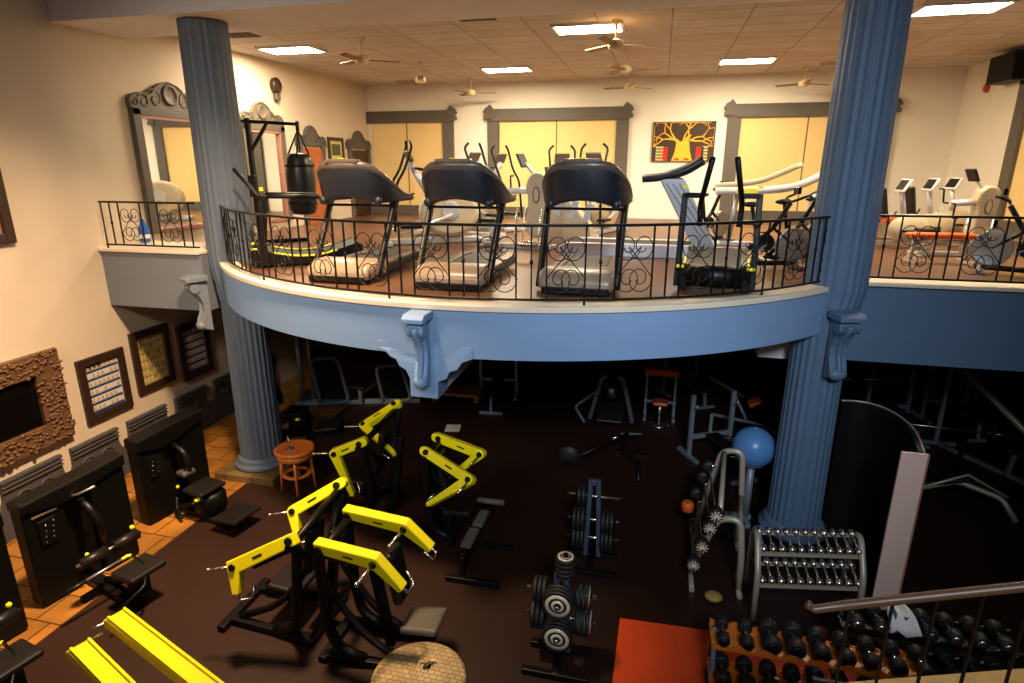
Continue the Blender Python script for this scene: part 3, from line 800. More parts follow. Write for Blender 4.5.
b.build('frame','darkwood',r,bev=.01)
MB(O).box((XL+.015,15.97,5.55),(.02,.68,.74)).build('print','art_c',r); MB(O).box((XL+.03,15.97,5.66),(.012,.46,.3)).build('leaf_print','green',r); MB(O).box((XL+.03,15.97,5.32),(.012,.4,.16)).build('caption_block','green',r)
O = (XL,13.36,7.0)
r = thing('wall_speaker', 'small brown wall speaker high above the carved mirror', 'speaker', O)
b = MB(O); b.lathe([(.02,0),(.17,.01),(.18,.08),(.12,.13),(.02,.14)],20,(XL+.02,13.36,7.02),'X'); b.build('speaker_body','darkwood',r)
MB(O).box((XL+.07,13.36,6.78),(.1,.16,.16)).build('bracket','trimw',r,bev=.02)
r = tag(MB((XL,13.78,5.05)).box((XL+.012,13.78,5.08),(.024,.24,.3)).build('wall_notice','paper',loc=(XL,13.78,5.05)), 'small white notice beside the carved mirror and the door', 'notice')
MB((0,0,0)).box((.03,0,.05),(.012,.14,.1)).build('pink_print','pink',r)
r = tag(MB((XL+.25,8.75,UP+.18)).lathe([(.075,3.97),(.085,3.99),(.085,4.2),(.04,4.3),(.036,4.36),(.01,4.365)],16,(XL+.25,8.75,0)).build('spray_bottle','bottleb',loc=(XL+.25,8.75,UP+.18)), 'blue plastic bottle behind the left railing', 'bottle')
MB().lathe([(.086,.09),(.087,.095),(.087,.15),(.086,.155)],16,caps=False).build('bottle_label','white',r)
# tree painting
O = (.51,YB,5.87)
r = thing('tree_painting', 'painting of a yellow tree with red figures between the back windows', 'painting', O)
MB(O).box((.51,YB-.035,5.87),(1.66,.06,1.04)).build('canvas','art_bg',r)
y_ = YB-.066
b = MB(O); y_ -= .004; b.prism([(.22,5.36),(.30,5.6),(.33,5.84),(.22,5.96),(.32,5.96),(.44,5.86),(.5,5.9),(.62,6.02),(.72,6.06),(.66,5.92),(.70,5.62),(.78,5.36)], XZ(), y_-.004, y_+.004)
rr = random.Random(3)
def branch(x,z,a,l,w,d):
    if d == 0: return
    pts = [(x,y_,z)]
    for k in range(5):
        a += rr.uniform(-.35,.35); x += math.cos(a)*l/5; z += math.sin(a)*l/5
        x = min(1.30,max(-.28,x)); z = min(6.36,max(5.74,z))
        pts.append((x,y_,z))
    b.tube(pts,[w*(1-.09*k) for k in range(6)],5)
    for s in (-.6,.55): branch(x,z,a+s+rr.uniform(-.2,.2),l*.72,w*.62,d-1)
for a, x0 in ((2.7,.28),(2.1,.3),(1.5,.5),(1.0,.62),(.4,.7),(2.95,.3),(.1,.68)): branch(x0,5.9,a,.34,.028,4)
b.build('tree_motif','art_y',r)
for x in (.04,.93): MB(O).box((x,y_,5.55),(.13,.012,.36)).build('red_figure','art_r',r,bev=.03)
for x in (-.16,1.12,-.05+.0,):
    b = MB(O)
    for k in range(5): b.box((x,y_,5.40+.08*k),(.1,.012,.05))
    b.build('striped_figure','art_c',r)
for x in (.36,.62): MB(O).box((x,y_-.006,5.41),(.13,.012,.05)).build('red_patch','art_r',r)
# right wall bits
r = tag(MB((XR,16.87,6.93)).lathe([(.02,-.06),(.09,-.05),(.1,0),(.1,.02)],16,(XR-.02,16.87,6.93),'X').build('alarm_sounder','red',loc=(XR,16.87,6.93)), 'small round red alarm sounder on the right wall', 'alarm')
r = tag(MB((XR,15.7,7.2)).box((XR-.2,15.6,7.18),(.4,1.0,.55)).build('wall_speaker','blk2',loc=(XR,15.7,7.2),bev=.03), 'large black box speaker above the right wall window', 'speaker')
# dark frame at the left edge of the picture, on the left wall
O = (XL,5.9,4.6)
r = thing('framed_picture', 'dark brown framed picture cut by the left picture edge', 'picture', O)
b = MB(O); 
b.frame(XL+.04,.08,5.0,6.72,4.2,5.37,.14)
b.build('frame','darkwood',r,bev=.015); MB(O).box((XL+.015,5.88,4.78),(.02,1.5,1.0)).build('print','pink',r)

# ------------------------------------------------------------ ceiling
def lampbox(label, x, y):
    O = (x,y,ZC); r = thing('ceiling_light', label, 'ceiling light', O, 0, 'square ceiling lights of the upper gym')
    MB(O).box((x,y,ZC-.03),(1.12,.62,.02)).build('diffuser','lamp',r)
    b = MB(O)
    for dx,dy,sx,sy in ((0,.33,1.22,.05),(0,-.33,1.22,.05),(.58,0,.05,.66),(-.58,0,.05,.66)): b.box((x+dx,y+dy,ZC-.025),(sx,sy,.05))
    b.build('frame','white',r)
for l, x, y in (('bright ceiling light near the left wall',-7.55,12.1),('bright ceiling light beside the front ceiling fan',-1.4,11.5),('bright ceiling light right of the right column, at the top edge',4.2,11.4),
    ('bright ceiling light toward the back, above the middle window',-3.9,15.7),('bright ceiling light toward the back, above the tree painting',1.7,15.7)): lampbox(l,x,y)
def fan(label, x, y, rz):
    r = thing('ceiling_fan', label, 'ceiling fan', (x,y,ZC), rz, 'ceiling fans of the upper gym')
    MB().cyl((0,0,0),(0,0,-.3),.018,8).build('rod','fanw',r); MB().lathe([(.02,-.1),(.07,-.03),(.075,0)],14).build('canopy','fanw',r)
    MB().lathe([(.04,-.29),(.11,-.31),(.13,-.36),(.12,-.42),(.06,-.45),(.02,-.46)],20).build('motor','fanw',r)
    for k in range(3):
        a = 2*PI*k/3; T = Matrix.Rotation(a,4,'Z') @ Matrix.Translation((.42,0,-.38)) @ Matrix.Rotation(.2,4,'X')
        MB().box((0,0,0),(.56,.13,.012),T).build('blade','fanb',r)
        MB().box((-.3,0,0),(.12,.03,.012),T).build('blade_arm','fanw',r)
    return r
F = fan('white ceiling fan beside the bright light at the top centre', -.89, 11.1, .3)
for l,x,y,a in (('ceiling fan just behind the top centre fan',-.88,13.9,.1),('ceiling fan farthest back in the centre row',-.95,16.9,.7),('ceiling fan near the left column, front of the left row',-5.7,11.5,.5),
    ('middle ceiling fan of the left row',-5.67,14.4,.9),('ceiling fan farthest back above the left window',-5.3,17.2,.2),('ceiling fan farthest back left of the right column',3.25,17.2,.5),('ceiling fan half hidden by the right column',3.6,14.0,1.0)):
    dup(F,(x,y,ZC),a,l)
def vent(label,x,y):
    O = (x,y,ZC); r = thing('ceiling_vent', label, 'vent', O, 0, 'square ceiling vents')
    b = MB(O)
    for k in range(4):
        w = .58-.13*k; z = ZC-.008-.008*k
        for dx,dy,sx,sy in ((0,w/2,w,.025),(0,-w/2,w,.025),(w/2,0,.025,w),(-w/2,0,.025,w)): b.box((x+dx,y+dy,z),(sx,sy,.016))
    b.build('louvre','vent',r); MB(O).box((x,y,ZC-.004),(.6,.6,.006)).build('back_plate','vent',r)
vent('square ceiling vent right of the left column',-7.7,10.6); vent('square ceiling vent at the top between light and fan',-3.1,10.3)
# ------------------------------------------------------------ pixel-free helper: rotate a local point about a base
def loc2w(c, rz):
    k, s = math.cos(rz), math.sin(rz)
    return lambda x, y, z=0: V((c[0]+x*k-y*s, c[1]+x*s+y*k, z))

# ------------------------------------------------------------ left wall, ground floor
O = (XL,5.8,1.85)
r = thing('wall_mirror', 'dark mirror in a thick rough carved brown wood frame, ground floor left', 'mirror', O)
b = MB(O)
y0, y1, z0, z1, w = 4.5, 6.92, 1.14, 2.58, .40
b.frame(XL+.05,.1,y0,y1,z0,z1,w,.33)
b.build('frame_board','wood',r,bev=.01)
b = MB(O); q = random.Random(5)
for k in range(900):
    y = q.uniform(y0,y1); z = q.uniform(z0,z1)
    if y0+w < y < y1-w and z0+.33 < z < z1-.33: continue
    b.ell((XL+.10,y,z),(q.uniform(.015,.04),q.uniform(.02,.055),q.uniform(.015,.034)),6,4)
b.build('frame_carving','wood',r)
MB(O).box((XL+.02,(y0+y1)/2,(z0+z1)/2),(.03,y1-y0-2*w+.1,z1-z0-.6)).build('mirror_glass','mirrord',r)
def poster(label, y0, y1, z0, z1, kind):
    O = (XL,(y0+y1)/2,z0); r = thing('framed_poster', label, 'poster', O, 0, 'framed posters on the ground floor wall'); fw = .13
    b = MB(O)
    b.frame(XL+.03,.06,y0,y1,z0,z1,fw)
    b.build('frame','darkwood',r,bev=.008)
    MB(O).box((XL+.012,(y0+y1)/2,(z0+z1)/2),(.016,y1-y0-2*fw+.02,z1-z0-2*fw+.02)).build('poster_sheet',{'a':'paper','b':'pyel','c':'paper'}[kind],r)
    a, c = y0+fw, y1-fw; lo, hi = z0+fw, z1-fw; n = 6; q = random.Random(hash(kind) % 7 + 2 if False else ord(kind))
    for k in range(n):
        zt = hi-(hi-lo)*k/n; dz = (hi-lo)/n
        b = MB(O); b.box((XL+.021,(a+c)/2,zt-dz*.84),(.004,c-a-.02,dz*.26))
        if k == 0: b.box((XL+.021,a+.16,zt-dz*.3),(.004,.28,dz*.55))
        b.build('heading_band','pblue' if kind != 'b' else 'ptan',r)
        b = MB(O); b.box((XL+.0205,(a+c)/2,zt-dz*.62),(.004,c-a-.06,.012))
        for j in range(7):
            if q.random() < .16: continue
            b.box((XL+.022,a+.06+(c-a-.1)*j/6.3,zt-dz*.40),(.005,.05,dz*.48))
        b.build('photo_row','ptan' if kind != 'b' else 'art_c',r)
poster('dark framed poster with blue bands, nearest the carved mirror', 7.21, 8.10, 1.16, 2.25, 'a')
poster('dark framed olive poster, middle of the three on the wall', 8.27, 9.13, 1.28, 2.42, 'b')
poster('dark framed blue poster in shadow beside the left column', 9.32, 10.15, 1.15, 2.28, 'c')

# ------------------------------------------------------------ selectorised machines along the wall
def make_selector(label, loc, rz):
    r = thing('weight_machine', label, 'weight machine', loc, rz, 'black weight machines along the left wall')
    # two shroud halves with a recessed middle and a bowed top
    for y0, y1, nm in ((-.62,-.16,'front_shroud'),(.16,.62,'front_shroud')):
        b = MB(); b.box((-.13,(y0+y1)/2,.74),(.24,y1-y0,1.42)); b.build(nm,'blk2',r,bev=.03,seg=3)
    MB().box((-.18,0,.70),(.14,.34,1.34)).build('centre_column','blk',r,bev=.01)
    b = MB(); pts = [(-.63,1.44),(-.3,1.47),(0,1.49),(.3,1.52),(.63,1.56),(.63,1.40),(.35,1.36),(.05,1.27),(-.2,1.25),(-.63,1.33)]
    b.prism(pts, YZ(), -.26, .03); b.build('top_cap','blk2',r,bev=.02)
    d = MB().box((-.0,-.39,.98),(.03,.2,.34)).build('adjuster_plate','blk',r,bev=.01)
    b = MB()
    for i in range(4):
        for j in range(2): b.cyl((.014,-.44+.09*j+.01*i,.86+.07*i+.03*j),(.022,-.44+.09*j+.01*i,.86+.07*i+.03*j),.011,8)
    b.build('adjuster_dots','chrome',d)
    MB().box((.0,-.39,1.22),(.02,.28,.03)).build('grip_slot','bronze',r,bev=.008)
    b = MB(); b.tube(fillet([(-.05,.02,1.2),(.16,.02,1.12),(.26,.06,.86),(.14,.1,.6)],.12),.05,10); b.build('lever_arm','blk',r)
    b = MB(); b.tube(fillet([(-.02,-.1,1.28),(.1,-.02,1.32),(.2,.12,1.38)],.05),.018,8); b.build('pull_handle','steel',r)
    b = MB(); b.bar((-.4,0,.05),(1.0,-.1,.05),.16,.1); b.bar((.3,-.35,.05),(.3,.35,.05),.1,.08); b.build('base_frame','blk',r,bev=.012)
    b = MB(); b.tube(fillet([(.25,0,.08),(.6,.0,.2),(.9,0,.44)],.12),.055,10); b.build('seat_post','blk',r)
    MB().box((.98,0,.49),(.40,.46,.08)).build('seat','pad',r,bev=.03,seg=3)
    MB().box((.92,.0,.28),(.22,.2,.34)).build('seat_housing','blk2',r,bev=.05,seg=3)
    for y in (-.2,.2):
        MB().cyl((.46,y-.16,.62),(.46,y+.16,.62),.068,16).build('roller_pad','pad',r)
    MB().cyl((.46,-.4,.62),(.46,.4,.62),.02,8).build('roller_axle','chrome',r)
    MB().ell((.42,.33,.72),(.03,.03,.03),10,6).build('yellow_knob','yel',r)
    MB().ell((.16,-.12,.52),(.026,.026,.026),10,6).build('yellow_knob','yel',r)
    c = MB().tube([(.64,-.45,.5),(.66,.02,.52)],.02,8).build('steel_grip','steel',r)
    MB().tube([(.66,.0,.52),(.665,.07,.53),(.70,.10,.53)],.021,8).build('yellow_tip','yel',r)
    b = MB(); b.tube(fillet([(.70,.10,.53),(1.02,.06,.52),(1.25,-.12,.42),(1.22,-.52,.28)],.06),.017,8); b.build('swing_bar','blk',r)
    MB().cyl((.62,-.62,.48),(.64,-.42,.5),.026,10).build('rubber_grip','pad',r)
    return r
W1 = make_selector('black weight machine with roller pads, under the big carved mirror', (-6.9,5.27,0), -.2)
dup(W1, (-7.0,3.76,0), -.2, 'black weight machine cut by the left picture edge')
r = thing('weight_machine', 'black weight machine with flat seat and foot plate, nearest the left column', 'weight machine', (-7.05,7.0,0), -.18, 'black weight machines along the left wall')
for y0, y1 in ((-.56,-.14),(.14,.56)): MB().box((-.13,(y0+y1)/2,.72),(.24,y1-y0,1.38)).build('front_shroud','blk2',r,bev=.03,seg=3)
MB().box((-.18,0,.68),(.14,.3,1.3)).build('centre_column','blk',r,bev=.01)
b = MB(); b.prism([(-.57,1.41),(0,1.47),(.57,1.5),(.57,1.34),(.3,1.28),(.1,1.2),(-.2,1.16),(-.57,1.26)], YZ(), -.26,.04); b.build('top_cap','blk2',r,bev=.02)
d = MB().box((0,-.35,.92),(.03,.2,.34)).build('adjuster_plate','blk',r,bev=.01)
b = MB()
for i in range(4):
    for j in range(2): b.cyl((.014,-.4+.09*j+.01*i,.8+.07*i+.03*j),(.022,-.4+.09*j+.01*i,.8+.07*i+.03*j),.011,8)
b.build('adjuster_dots','chrome',d)
b = MB(); b.tube(fillet([(-.05,.0,1.14),(.2,.02,1.02),(.26,.02,.78),(.14,.05,.7)],.08),.05,10); b.build('lever_arm','blk',r)
MB().box((.16,.02,.68),(.2,.22,.08)).build('pad_bracket','steel',r,bev=.03)
MB().box((.55,0,.52),(.42,.46,.07)).build('seat','pad',r,bev=.03,seg=3)
MB().lathe([(.2,.12),(.23,.16),(.23,.38),(.18,.44)],20,(.58,.05,0)).build('seat_housing','blk2',r)
MB().ell((.62,-.2,.42),(.045,.045,.025),10,6).build('yellow_knob','yel',r); MB().ell((.14,-.14,.5),(.026,.026,.026),10,6).build('yellow_knob','yel',r)
b = MB(); b.bar((-.4,0,.05),(1.1,-.06,.05),.16,.1); b.tube(fillet([(.05,-.12,.3),(.12,-.2,.14),(.35,-.3,.1)],.05),.03,8); b.build('base_frame','blk',r,bev=.012)
b = MB(); b.box((0,0,0),(.5,.52,.06),Matrix.Translation((1.18,-.02,.22)) @ Matrix.Rotation(-.12,4,'Y')); b.build('foot_plate','pad',r,bev=.02)
MB().bar((.95,-.02,.1),(1.35,-.02,.16),.1,.1).build('plate_support','blk',r)
r2 = dup(r, (-7.35,9.75,0), .25, 'black weight machine in shadow just behind the left column')

# ------------------------------------------------------------ yellow plate-loaded machines
def yellow_machine(label, c, rz, arms, horn, seat=.8, back=.55, wide=.45, hgt=1.45, edges=False, grip=True, front=1.05):
    r = thing('plate_loaded_machine', label, 'weight machine', (c[0],c[1],0), 0, 'plate-loaded machines with yellow arms')
    O = (c[0],c[1],0); W = loc2w(c, rz)
    f = W(1,0)-W(0,0)
    b = MB(O)
    for sy in (-1,1): b.bar(W(-.08,sy*wide*.7,.05), W(front,sy*wide*.55,.05), .09,.09)
    b.build('base_rail','blk',r,bev=.012)
    for x, w in ((-.08,wide*.85),(front,wide*.9)): MB(O).bar(W(x,-w,.045),W(x,w,.045),.1,.08).build('cross_foot','blk',r,bev=.012)
    for sy, (p, q_, t) in zip((-1,1), arms):
        p = V(p); a = W(.4,sy*wide*.62,.08); k = W(.02,sy*wide*.8,.55)
        b = MB(O); b.tube(fillet([a, W(.1,sy*wide*.7,.2), k, V((p.x,p.y,p.z-.12)) - f*.05, p],.25),.058,10); b.build('upright','blk',r)
        b = MB(O); b.tube(fillet([W(front-.15,sy*wide*.5,.1), W(.35,sy*wide*.45,.35), W(-.1,sy*wide*.45,1.0), V((p.x,p.y,p.z-.05))],.3),.042,10); b.build('brace','blk',r)
    p0, p1 = V(arms[0][0]), V(arms[1][0])
    d = (p1-p0).normalized()
    MB(O).cyl(p0-d*.08+V((0,0,-.06)), p1+d*.08+V((0,0,-.06)), .045, 12).build('pivot_axle','blk',r)
    b = MB(O); b.bar(W(back-.12,0,.1), W(back-.3,0,1.3), .1,.1,(0,1,0)); b.build('spine','blk',r,bev=.01)
    bk = W(back,0,0)
    T = Matrix.Translation((bk.x,bk.y,1.05)) @ Matrix.Rotation(rz,4,'Z') @ Matrix.Rotation(-.16,4,'Y')
    b = MB(O); b.box((0,0,0),(.11,.30,.62),T); b.build('backrest','pad',r,bev=.045,seg=3)
    s = W(seat,0,0)
    T = Matrix.Translation((s.x,s.y,.5)) @ Matrix.Rotation(rz,4,'Z') @ Matrix.Rotation(-.1,4,'Y')
    b = MB(O); b.box((0,0,0),(.42,.40,.085),T); b.build('seat','padg' if grip else 'pad',r,bev=.035,seg=3)
    b = MB(O); b.bar(W(seat-.05,0,.1),W(seat,0,.47),.09,.09,(0,1,0)); b.build('seat_post','blk',r,bev=.01)
    for i, (p, q_, t) in enumerate(arms):
        p, q_, t = V(p), V(q_), V(t)
        n = (q_-p).cross(t-q_).normalized()
        if edges: n = V((0,0,1)); tw = [.15,.15,.15]
        else: tw = [.135,.16,.075]
        pe = p+(p-q_).normalized()*.06
        b = MB(O)
        if (q_-p).angle(t-q_) < 1.3: b.ribbon([pe, q_, t], tw, .11, n)
        else:
            for a_, b_, wa, wb in ((pe,q_,.13,.14),(q_,t,.14,.07)):
                d_ = (b_-a_).normalized(); s0 = n.cross(d_); P_ = []
                for k in range(9): an = -PI/2+PI*k/8; P_.append(b_+d_*(math.cos(an)*wb/2)+s0*(math.sin(an)*wb/2))
                for k in range(9): an = PI/2+PI*k/8; P_.append(a_+d_*(math.cos(an)*wa/2)+s0*(math.sin(an)*wa/2))
                off = n*(.001 if wb < .1 else 0)
                m_ = len(P_); b.add([v-n*.055+off for v in P_]+[v+n*.055+off for v in P_], [tuple(range(m_))[::-1], tuple(range(m_,2*m_))]+[(i_,(i_+1)%m_,m_+(i_+1)%m_,m_+i_) for i_ in range(m_)])
        o = b.build('yellow_arm','yellow',r,bev=.014)
        for pt, rr in (((p,.042),(q_,.038)) if not edges else ()):
            MB(O).cyl(pt-n*.075, pt+n*.075, rr, 14).build('pivot_bolt','blk',o)
        if edges:
            dd = (q_-p).normalized(); sd = n.cross(dd)
            for s_ in (-1,1): MB(O).bar(p+sd*(s_*.064)+n*.062, q_+sd*(s_*.064)+n*.062, .02,.03,n).build('raised_edge','yellow',o)
        m = p.lerp(q_,.55)
        for s_ in ((-1,1) if not edges else ()): MB(O).bar(m-(q_-p).normalized()*.06+n*.0585*s_, m+(q_-p).normalized()*.06+n*.0585*s_, .022,.003,n).build('dark_decal','blk',o)
        if horn is not None:
            h = V(horn); MB(O).cyl(q_+h.normalized()*.04, q_+h, .017, 10).build('weight_horn','chrome',o)
            MB(O).ell(q_+h, (.025,.025,.025), 10,6).build('horn_cap','chrome',o)
        # hooked steel hand grip at the tip
        e = (t-q_).normalized(); sd = V((0,0,1)).cross(e).normalized(); g = -1 if (t-V((c[0],c[1],t.z))).dot(sd) > 0 else 1
        b = MB(O); b.tube(fillet([t-e*.04, t+e*.07, t+e*.09+sd*(.14*g)+V((0,0,.02)), t-e*.04+sd*(.17*g)+V((0,0,.04))],.04),.013,8); b.build('hand_grip','chrome',o)
        # bolts below the arm
        b = MB(O)
        for k in range(5): b.cyl(p.lerp(q_,.1+.12*k)-V((0,0,.12)), p.lerp(q_,.1+.12*k)-V((0,0,.145)), .012, 8)
        b.build('bolt_row','chrome',o)
        MB(O).bar(p.lerp(q_,.02)-V((0,0,.1)), p.lerp(q_,.7)-V((0,0,.1)), .05,.05).build('arm_bracket','blk',o,bev=.008)
    return r
yellow_machine('yellow-armed machine with arms pointing to the left wall, front pair nearest the picture', (-3.62,5.3), PI,
   [((-3.6,5.89,1.5),(-4.1,5.67,1.2),(-3.99,5.55,.93)), ((-3.51,4.76,1.5),(-4.15,4.65,1.15),(-4.09,4.56,.88))], (-.3,-.06,-.06), seat=.35, back=.0, wide=.5, grip=False)
yellow_machine('yellow-armed machine with grey seat behind the mosaic table', (-3.2,5.06), 0,
   [((-3.15,4.74,1.5),(-2.5,4.65,1.5),(-2.23,4.66,1.22)), ((-3.17,5.38,1.5),(-2.45,5.28,1.5),(-2.17,5.3,1.25))], (-.06,-.3,-.06), seat=1.0, back=.72, wide=.4, front=.95)
yellow_machine('yellow-armed machine nearest the orange stool, rear pair', (-3.9,7.75), PI,
   [((-4.02,8.5,1.45),(-4.42,8.16,1.2),(-3.67,7.64,1.05)), ((-3.94,7.11,1.45),(-4.29,7.01,1.3),(-4.05,6.99,.7))], (-.3,-.06,-.02), seat=.35, back=.0, wide=.5, grip=False)
yellow_machine('yellow-armed machine with folded arms under the balcony bracket, rear pair', (-2.95,7.3), 0,
   [((-2.88,7.05,1.45),(-2.18,6.73,1.3),(-2.73,6.67,.9)), ((-2.88,7.53,1.45),(-2.22,7.38,1.35),(-2.61,7.38,1.0))], (-.08,-.24,-.06), seat=.42, back=.2, wide=.3, grip=False, front=.35)
yellow_machine('yellow-armed machine at the bottom left corner, two flat arms only in view', (-2.9,2.75), PI,
   [((-2.9,2.92,1.45),(-4.37,3.44,1.45),(-4.45,3.47,1.40)), ((-3.1,2.59,1.45),(-4.36,3.08,1.45),(-4.44,3.11,1.40))], None, seat=.3, back=0, wide=.4, edges=True, grip=False)

# seat bench of the rear yellow machine, standing free
r = thing('leg_bench', 'low black frame bench with two narrow grey pads right of the yellow machines', 'bench', (-2.1,6.95,0))
O = (-2.1,6.95,0)
for y0, y1 in ((6.52,6.92),(7.02,7.38)): MB(O).bar((-2.2+(y0-6.5)*.03,y0,.42),(-2.2+(y1-6.5)*.03,y1,.44),.15,.06).build('bench_pad','padg',r,bev=.02)
MB(O).cyl((-2.35,7.62,.46),(-1.95,7.62,.46),.045,14).build('roller_pad','padg',r)
b = MB(O); b.bar((-2.2,6.4,.36),(-2.17,7.66,.38),.06,.06); b.bar((-2.42,6.35,.05),(-1.7,6.35,.05),.07,.07); b.bar((-2.42,7.15,.05),(-1.7,7.15,.05),.07,.07); b.bar((-2.2,6.4,.05),(-2.2,6.4,.36),.06,.06,(0,1,0)); b.bar((-2.18,7.15,.05),(-2.18,7.15,.36),.06,.06,(0,1,0)); b.bar((-2.25,6.35,.05),(-2.25,7.15,.05),.06,.06); b.build('frame','blk',r,bev=.008)

# stool, small stand and pouf
O = (-5.62,7.98,0)
r = thing('wooden_stool', 'round orange wooden stool beside the left column', 'stool', O)
MB(O).lathe([(.30,.70),(.325,.72),(.33,.755),(.30,.775),(.27,.768),(.02,.765)],32,(-5.62,7.98,0)).build('seat','stool',r)
MB(O).lathe([(.27,.60),(.29,.61),(.29,.70),(.27,.70)],32,(-5.62,7.98,0)).build('apron','stool',r)
for k in range(4):
    a = k*PI/2+.5; c_, s_ = math.cos(a), math.sin(a)
    MB(O).tube([(-5.62+.23*c_,7.98+.23*s_,.62),(-5.62+.25*c_,7.98+.25*s_,.3),(-5.62+.27*c_,7.98+.27*s_,0)],[.028,.024,.02],8).build('leg','stool',r)
MB(O).lathe([(.17,.28),(.235,.285),(.235,.315),(.17,.32),(.17,.28)],28,(-5.62,7.98,0),caps=False).build('lower_ring','stool',r)
O = (-5.66,7.92,.766)
r = thing('phone_stand', 'small metal stand with upright pin on the orange stool', 'stand', O)
MB(O).box((-5.66,7.92,.775),(.11,.09,.018)).build('base','steel',r,bev=.004); MB(O).cyl((-5.68,7.93,.78),(-5.7,7.95,.98),.014,10).build('pin','chrome',r)
O = (-2.0,4.4,0)
r = thing('mosaic_table', 'round low mosaic stone table at the bottom picture edge', 'table', O)
MB(O).lathe([(.40,.36),(.455,.375),(.47,.40),(.46,.43),(.42,.442),(.02,.445)],40,(-2.0,4.4,0)).build('table_top','pouf',r)
MB(O).lathe([(.3,.0),(.26,.05),(.14,.1),(.12,.3),(.3,.365)],28,(-2.0,4.4,0)).build('pedestal','stone',r)
b = MB(O); q = random.Random(9)
for k in range(16):
    a = q.uniform(0,2*PI); d = q.uniform(.02,.13); b.box((-1.96+d*math.cos(a),4.55+d*.7*math.sin(a),.447),(.05,.022,.004),rz=q.uniform(0,3))
b.build('leaf_motif','green',r)

# ------------------------------------------------------------ plates and plate trees
def make_plate(rad, th, ringm='skin', bodym='rub'):
    """axis along local -y, centre at origin"""
    o = MB().lathe([(.03,-th/2),(rad*.45,-th/2),(rad*.5,-th*.3),(rad*.84,-th*.3),(rad*.88,-th/2),(rad,-th*.4),(rad,th*.4),(rad*.88,th/2),(rad*.84,th*.3),(rad*.5,th*.3),(rad*.45,th/2),(.03,th/2)],32,(0,0,0),'Y').build('weight_plate',bodym)
    MB().lathe([(rad*.58,-th/2-.001),(rad*.58,-th*.3),(rad*.8,-th*.3),(rad*.8,-th/2-.001),(rad*.58,-th/2-.001)],32,(0,0,0),'Y',caps=False).build('face_ring',ringm,o)
    MB().lathe([(.04,-th/2-.006),(.04,-th/2),(rad*.42,-th/2),(rad*.42,-th/2-.006),(.04,-th/2-.006)],24,(0,0,0),'Y',caps=False).build('hub_ring',ringm,o)
    MB().cyl((0,-th/2-.03,0),(0,-th/2,0),.026,12).build('bore','blk',o)
    return o
first = {}
def plate(label, loc, rad, rz, th=.05, grp='weight plates on the front plate tree', ringm='skin'):
    k = (rad, th, ringm)
    if k not in first:
        o = first[k] = make_plate(rad, th, ringm); o.location = loc; o.rotation_euler = (0,0,rz); tag(o, label, 'weight plate', grp)
        return o
    o = dup(first[k], loc, rz, label, grp); return o
def plate_tree(label, c, h, m='blueg', rz=0):
    O = (c[0],c[1],0); r = thing('plate_tree', label, 'plate rack', O, rz)
    b = MB(); b.bar((0,-.32,.04),(0,.42,.04),.08,.08); b.bar((-.34,.1,.04),(.34,.1,.04),.08,.08); b.bar((-.36,-.3,.04),(.36,-.3,.04),.07,.07); b.build('base_foot','blk',r,bev=.01)
    b = MB(); b.bar((-.09,.05,.06),(-.05,.05,h),.06,.07,(0,1,0)); b.bar((.09,.05,.06),(.05,.05,h),.06,.07,(0,1,0)); b.bar((-.05,.05,h-.03),(.05,.05,h-.03),.07,.07); b.build('upright',m,r,bev=.008)
    return r
T = plate_tree('blue grey plate tree stacked with weight plates, front of two', (-.76,5.42), 1.05)
for z, y in ((.86,5.4),(.44,5.4)): MB((-.76,5.42,0)).cyl((-.76,5.45,z),(-.76,5.14,z),.024,12).build('peg','chrome',T)
MB((-.76,5.42,0)).cyl((-.72,5.45,1.02),(-.72,5.42,1.32),.024,12).build('peg','chrome',T)
for z in (.82,.5):
    MB((-.76,5.42,0)).cyl((-1.14,5.47,z),(-.38,5.47,z),.022,12).build('peg','chrome',T)
for k in range(3):
    plate('large black weight plate with pale rings, upper front peg of the front plate tree', (-.76,5.32-.055*k,.86), .165, 0)
    plate('large black weight plate with pale rings, lower front peg of the front plate tree', (-.76,5.32-.055*k,.44), .165, 0)
for k in range(3):
    plate('black weight plate on the right upper peg of the front plate tree', (-.58+.05*k,5.47,.82), .14, PI/2, .045)
    plate('black weight plate on the left upper peg of the front plate tree', (-.94-.05*k,5.47,.82), .14, -PI/2, .045)
    plate('large black weight plate on the right lower peg of the front plate tree', (-.57+.055*k,5.47,.5), .165, PI/2, .05)
    plate('large black weight plate on the left lower peg of the front plate tree', (-.95-.055*k,5.47,.5), .165, -PI/2, .05)
for k in range(4):
    o = plate('small pale-ringed plate threaded on the top pin of the front plate tree', (-.72,5.42,1.12+.055*k), .105, 0, .05)
    o.rotation_euler = (-PI/2,0,0)
T = plate_tree('blue grey plate tree with dark plates, behind the first one', (-.6,7.2), 1.22)
for z in (.98,.62,.34): MB((-.6,7.2,0)).cyl((-.96,7.25,z),(-.24,7.25,z),.024,12).build('peg','chrome',T)
for z, rr_ in ((.98,.14),(.62,.17),(.34,.17)):
    for k in range(3 if z < .9 else 2):
        plate('dark weight plate on the left side of the rear plate tree', (-.74-.055*k,7.25,z), rr_, -PI/2, .05, 'weight plates on the rear plate tree', 'blk')
        if z < .9: plate('dark weight plate on the right side of the rear plate tree', (-.46+.055*k,7.25,z), rr_, PI/2, .05, 'weight plates on the rear plate tree', 'blk')

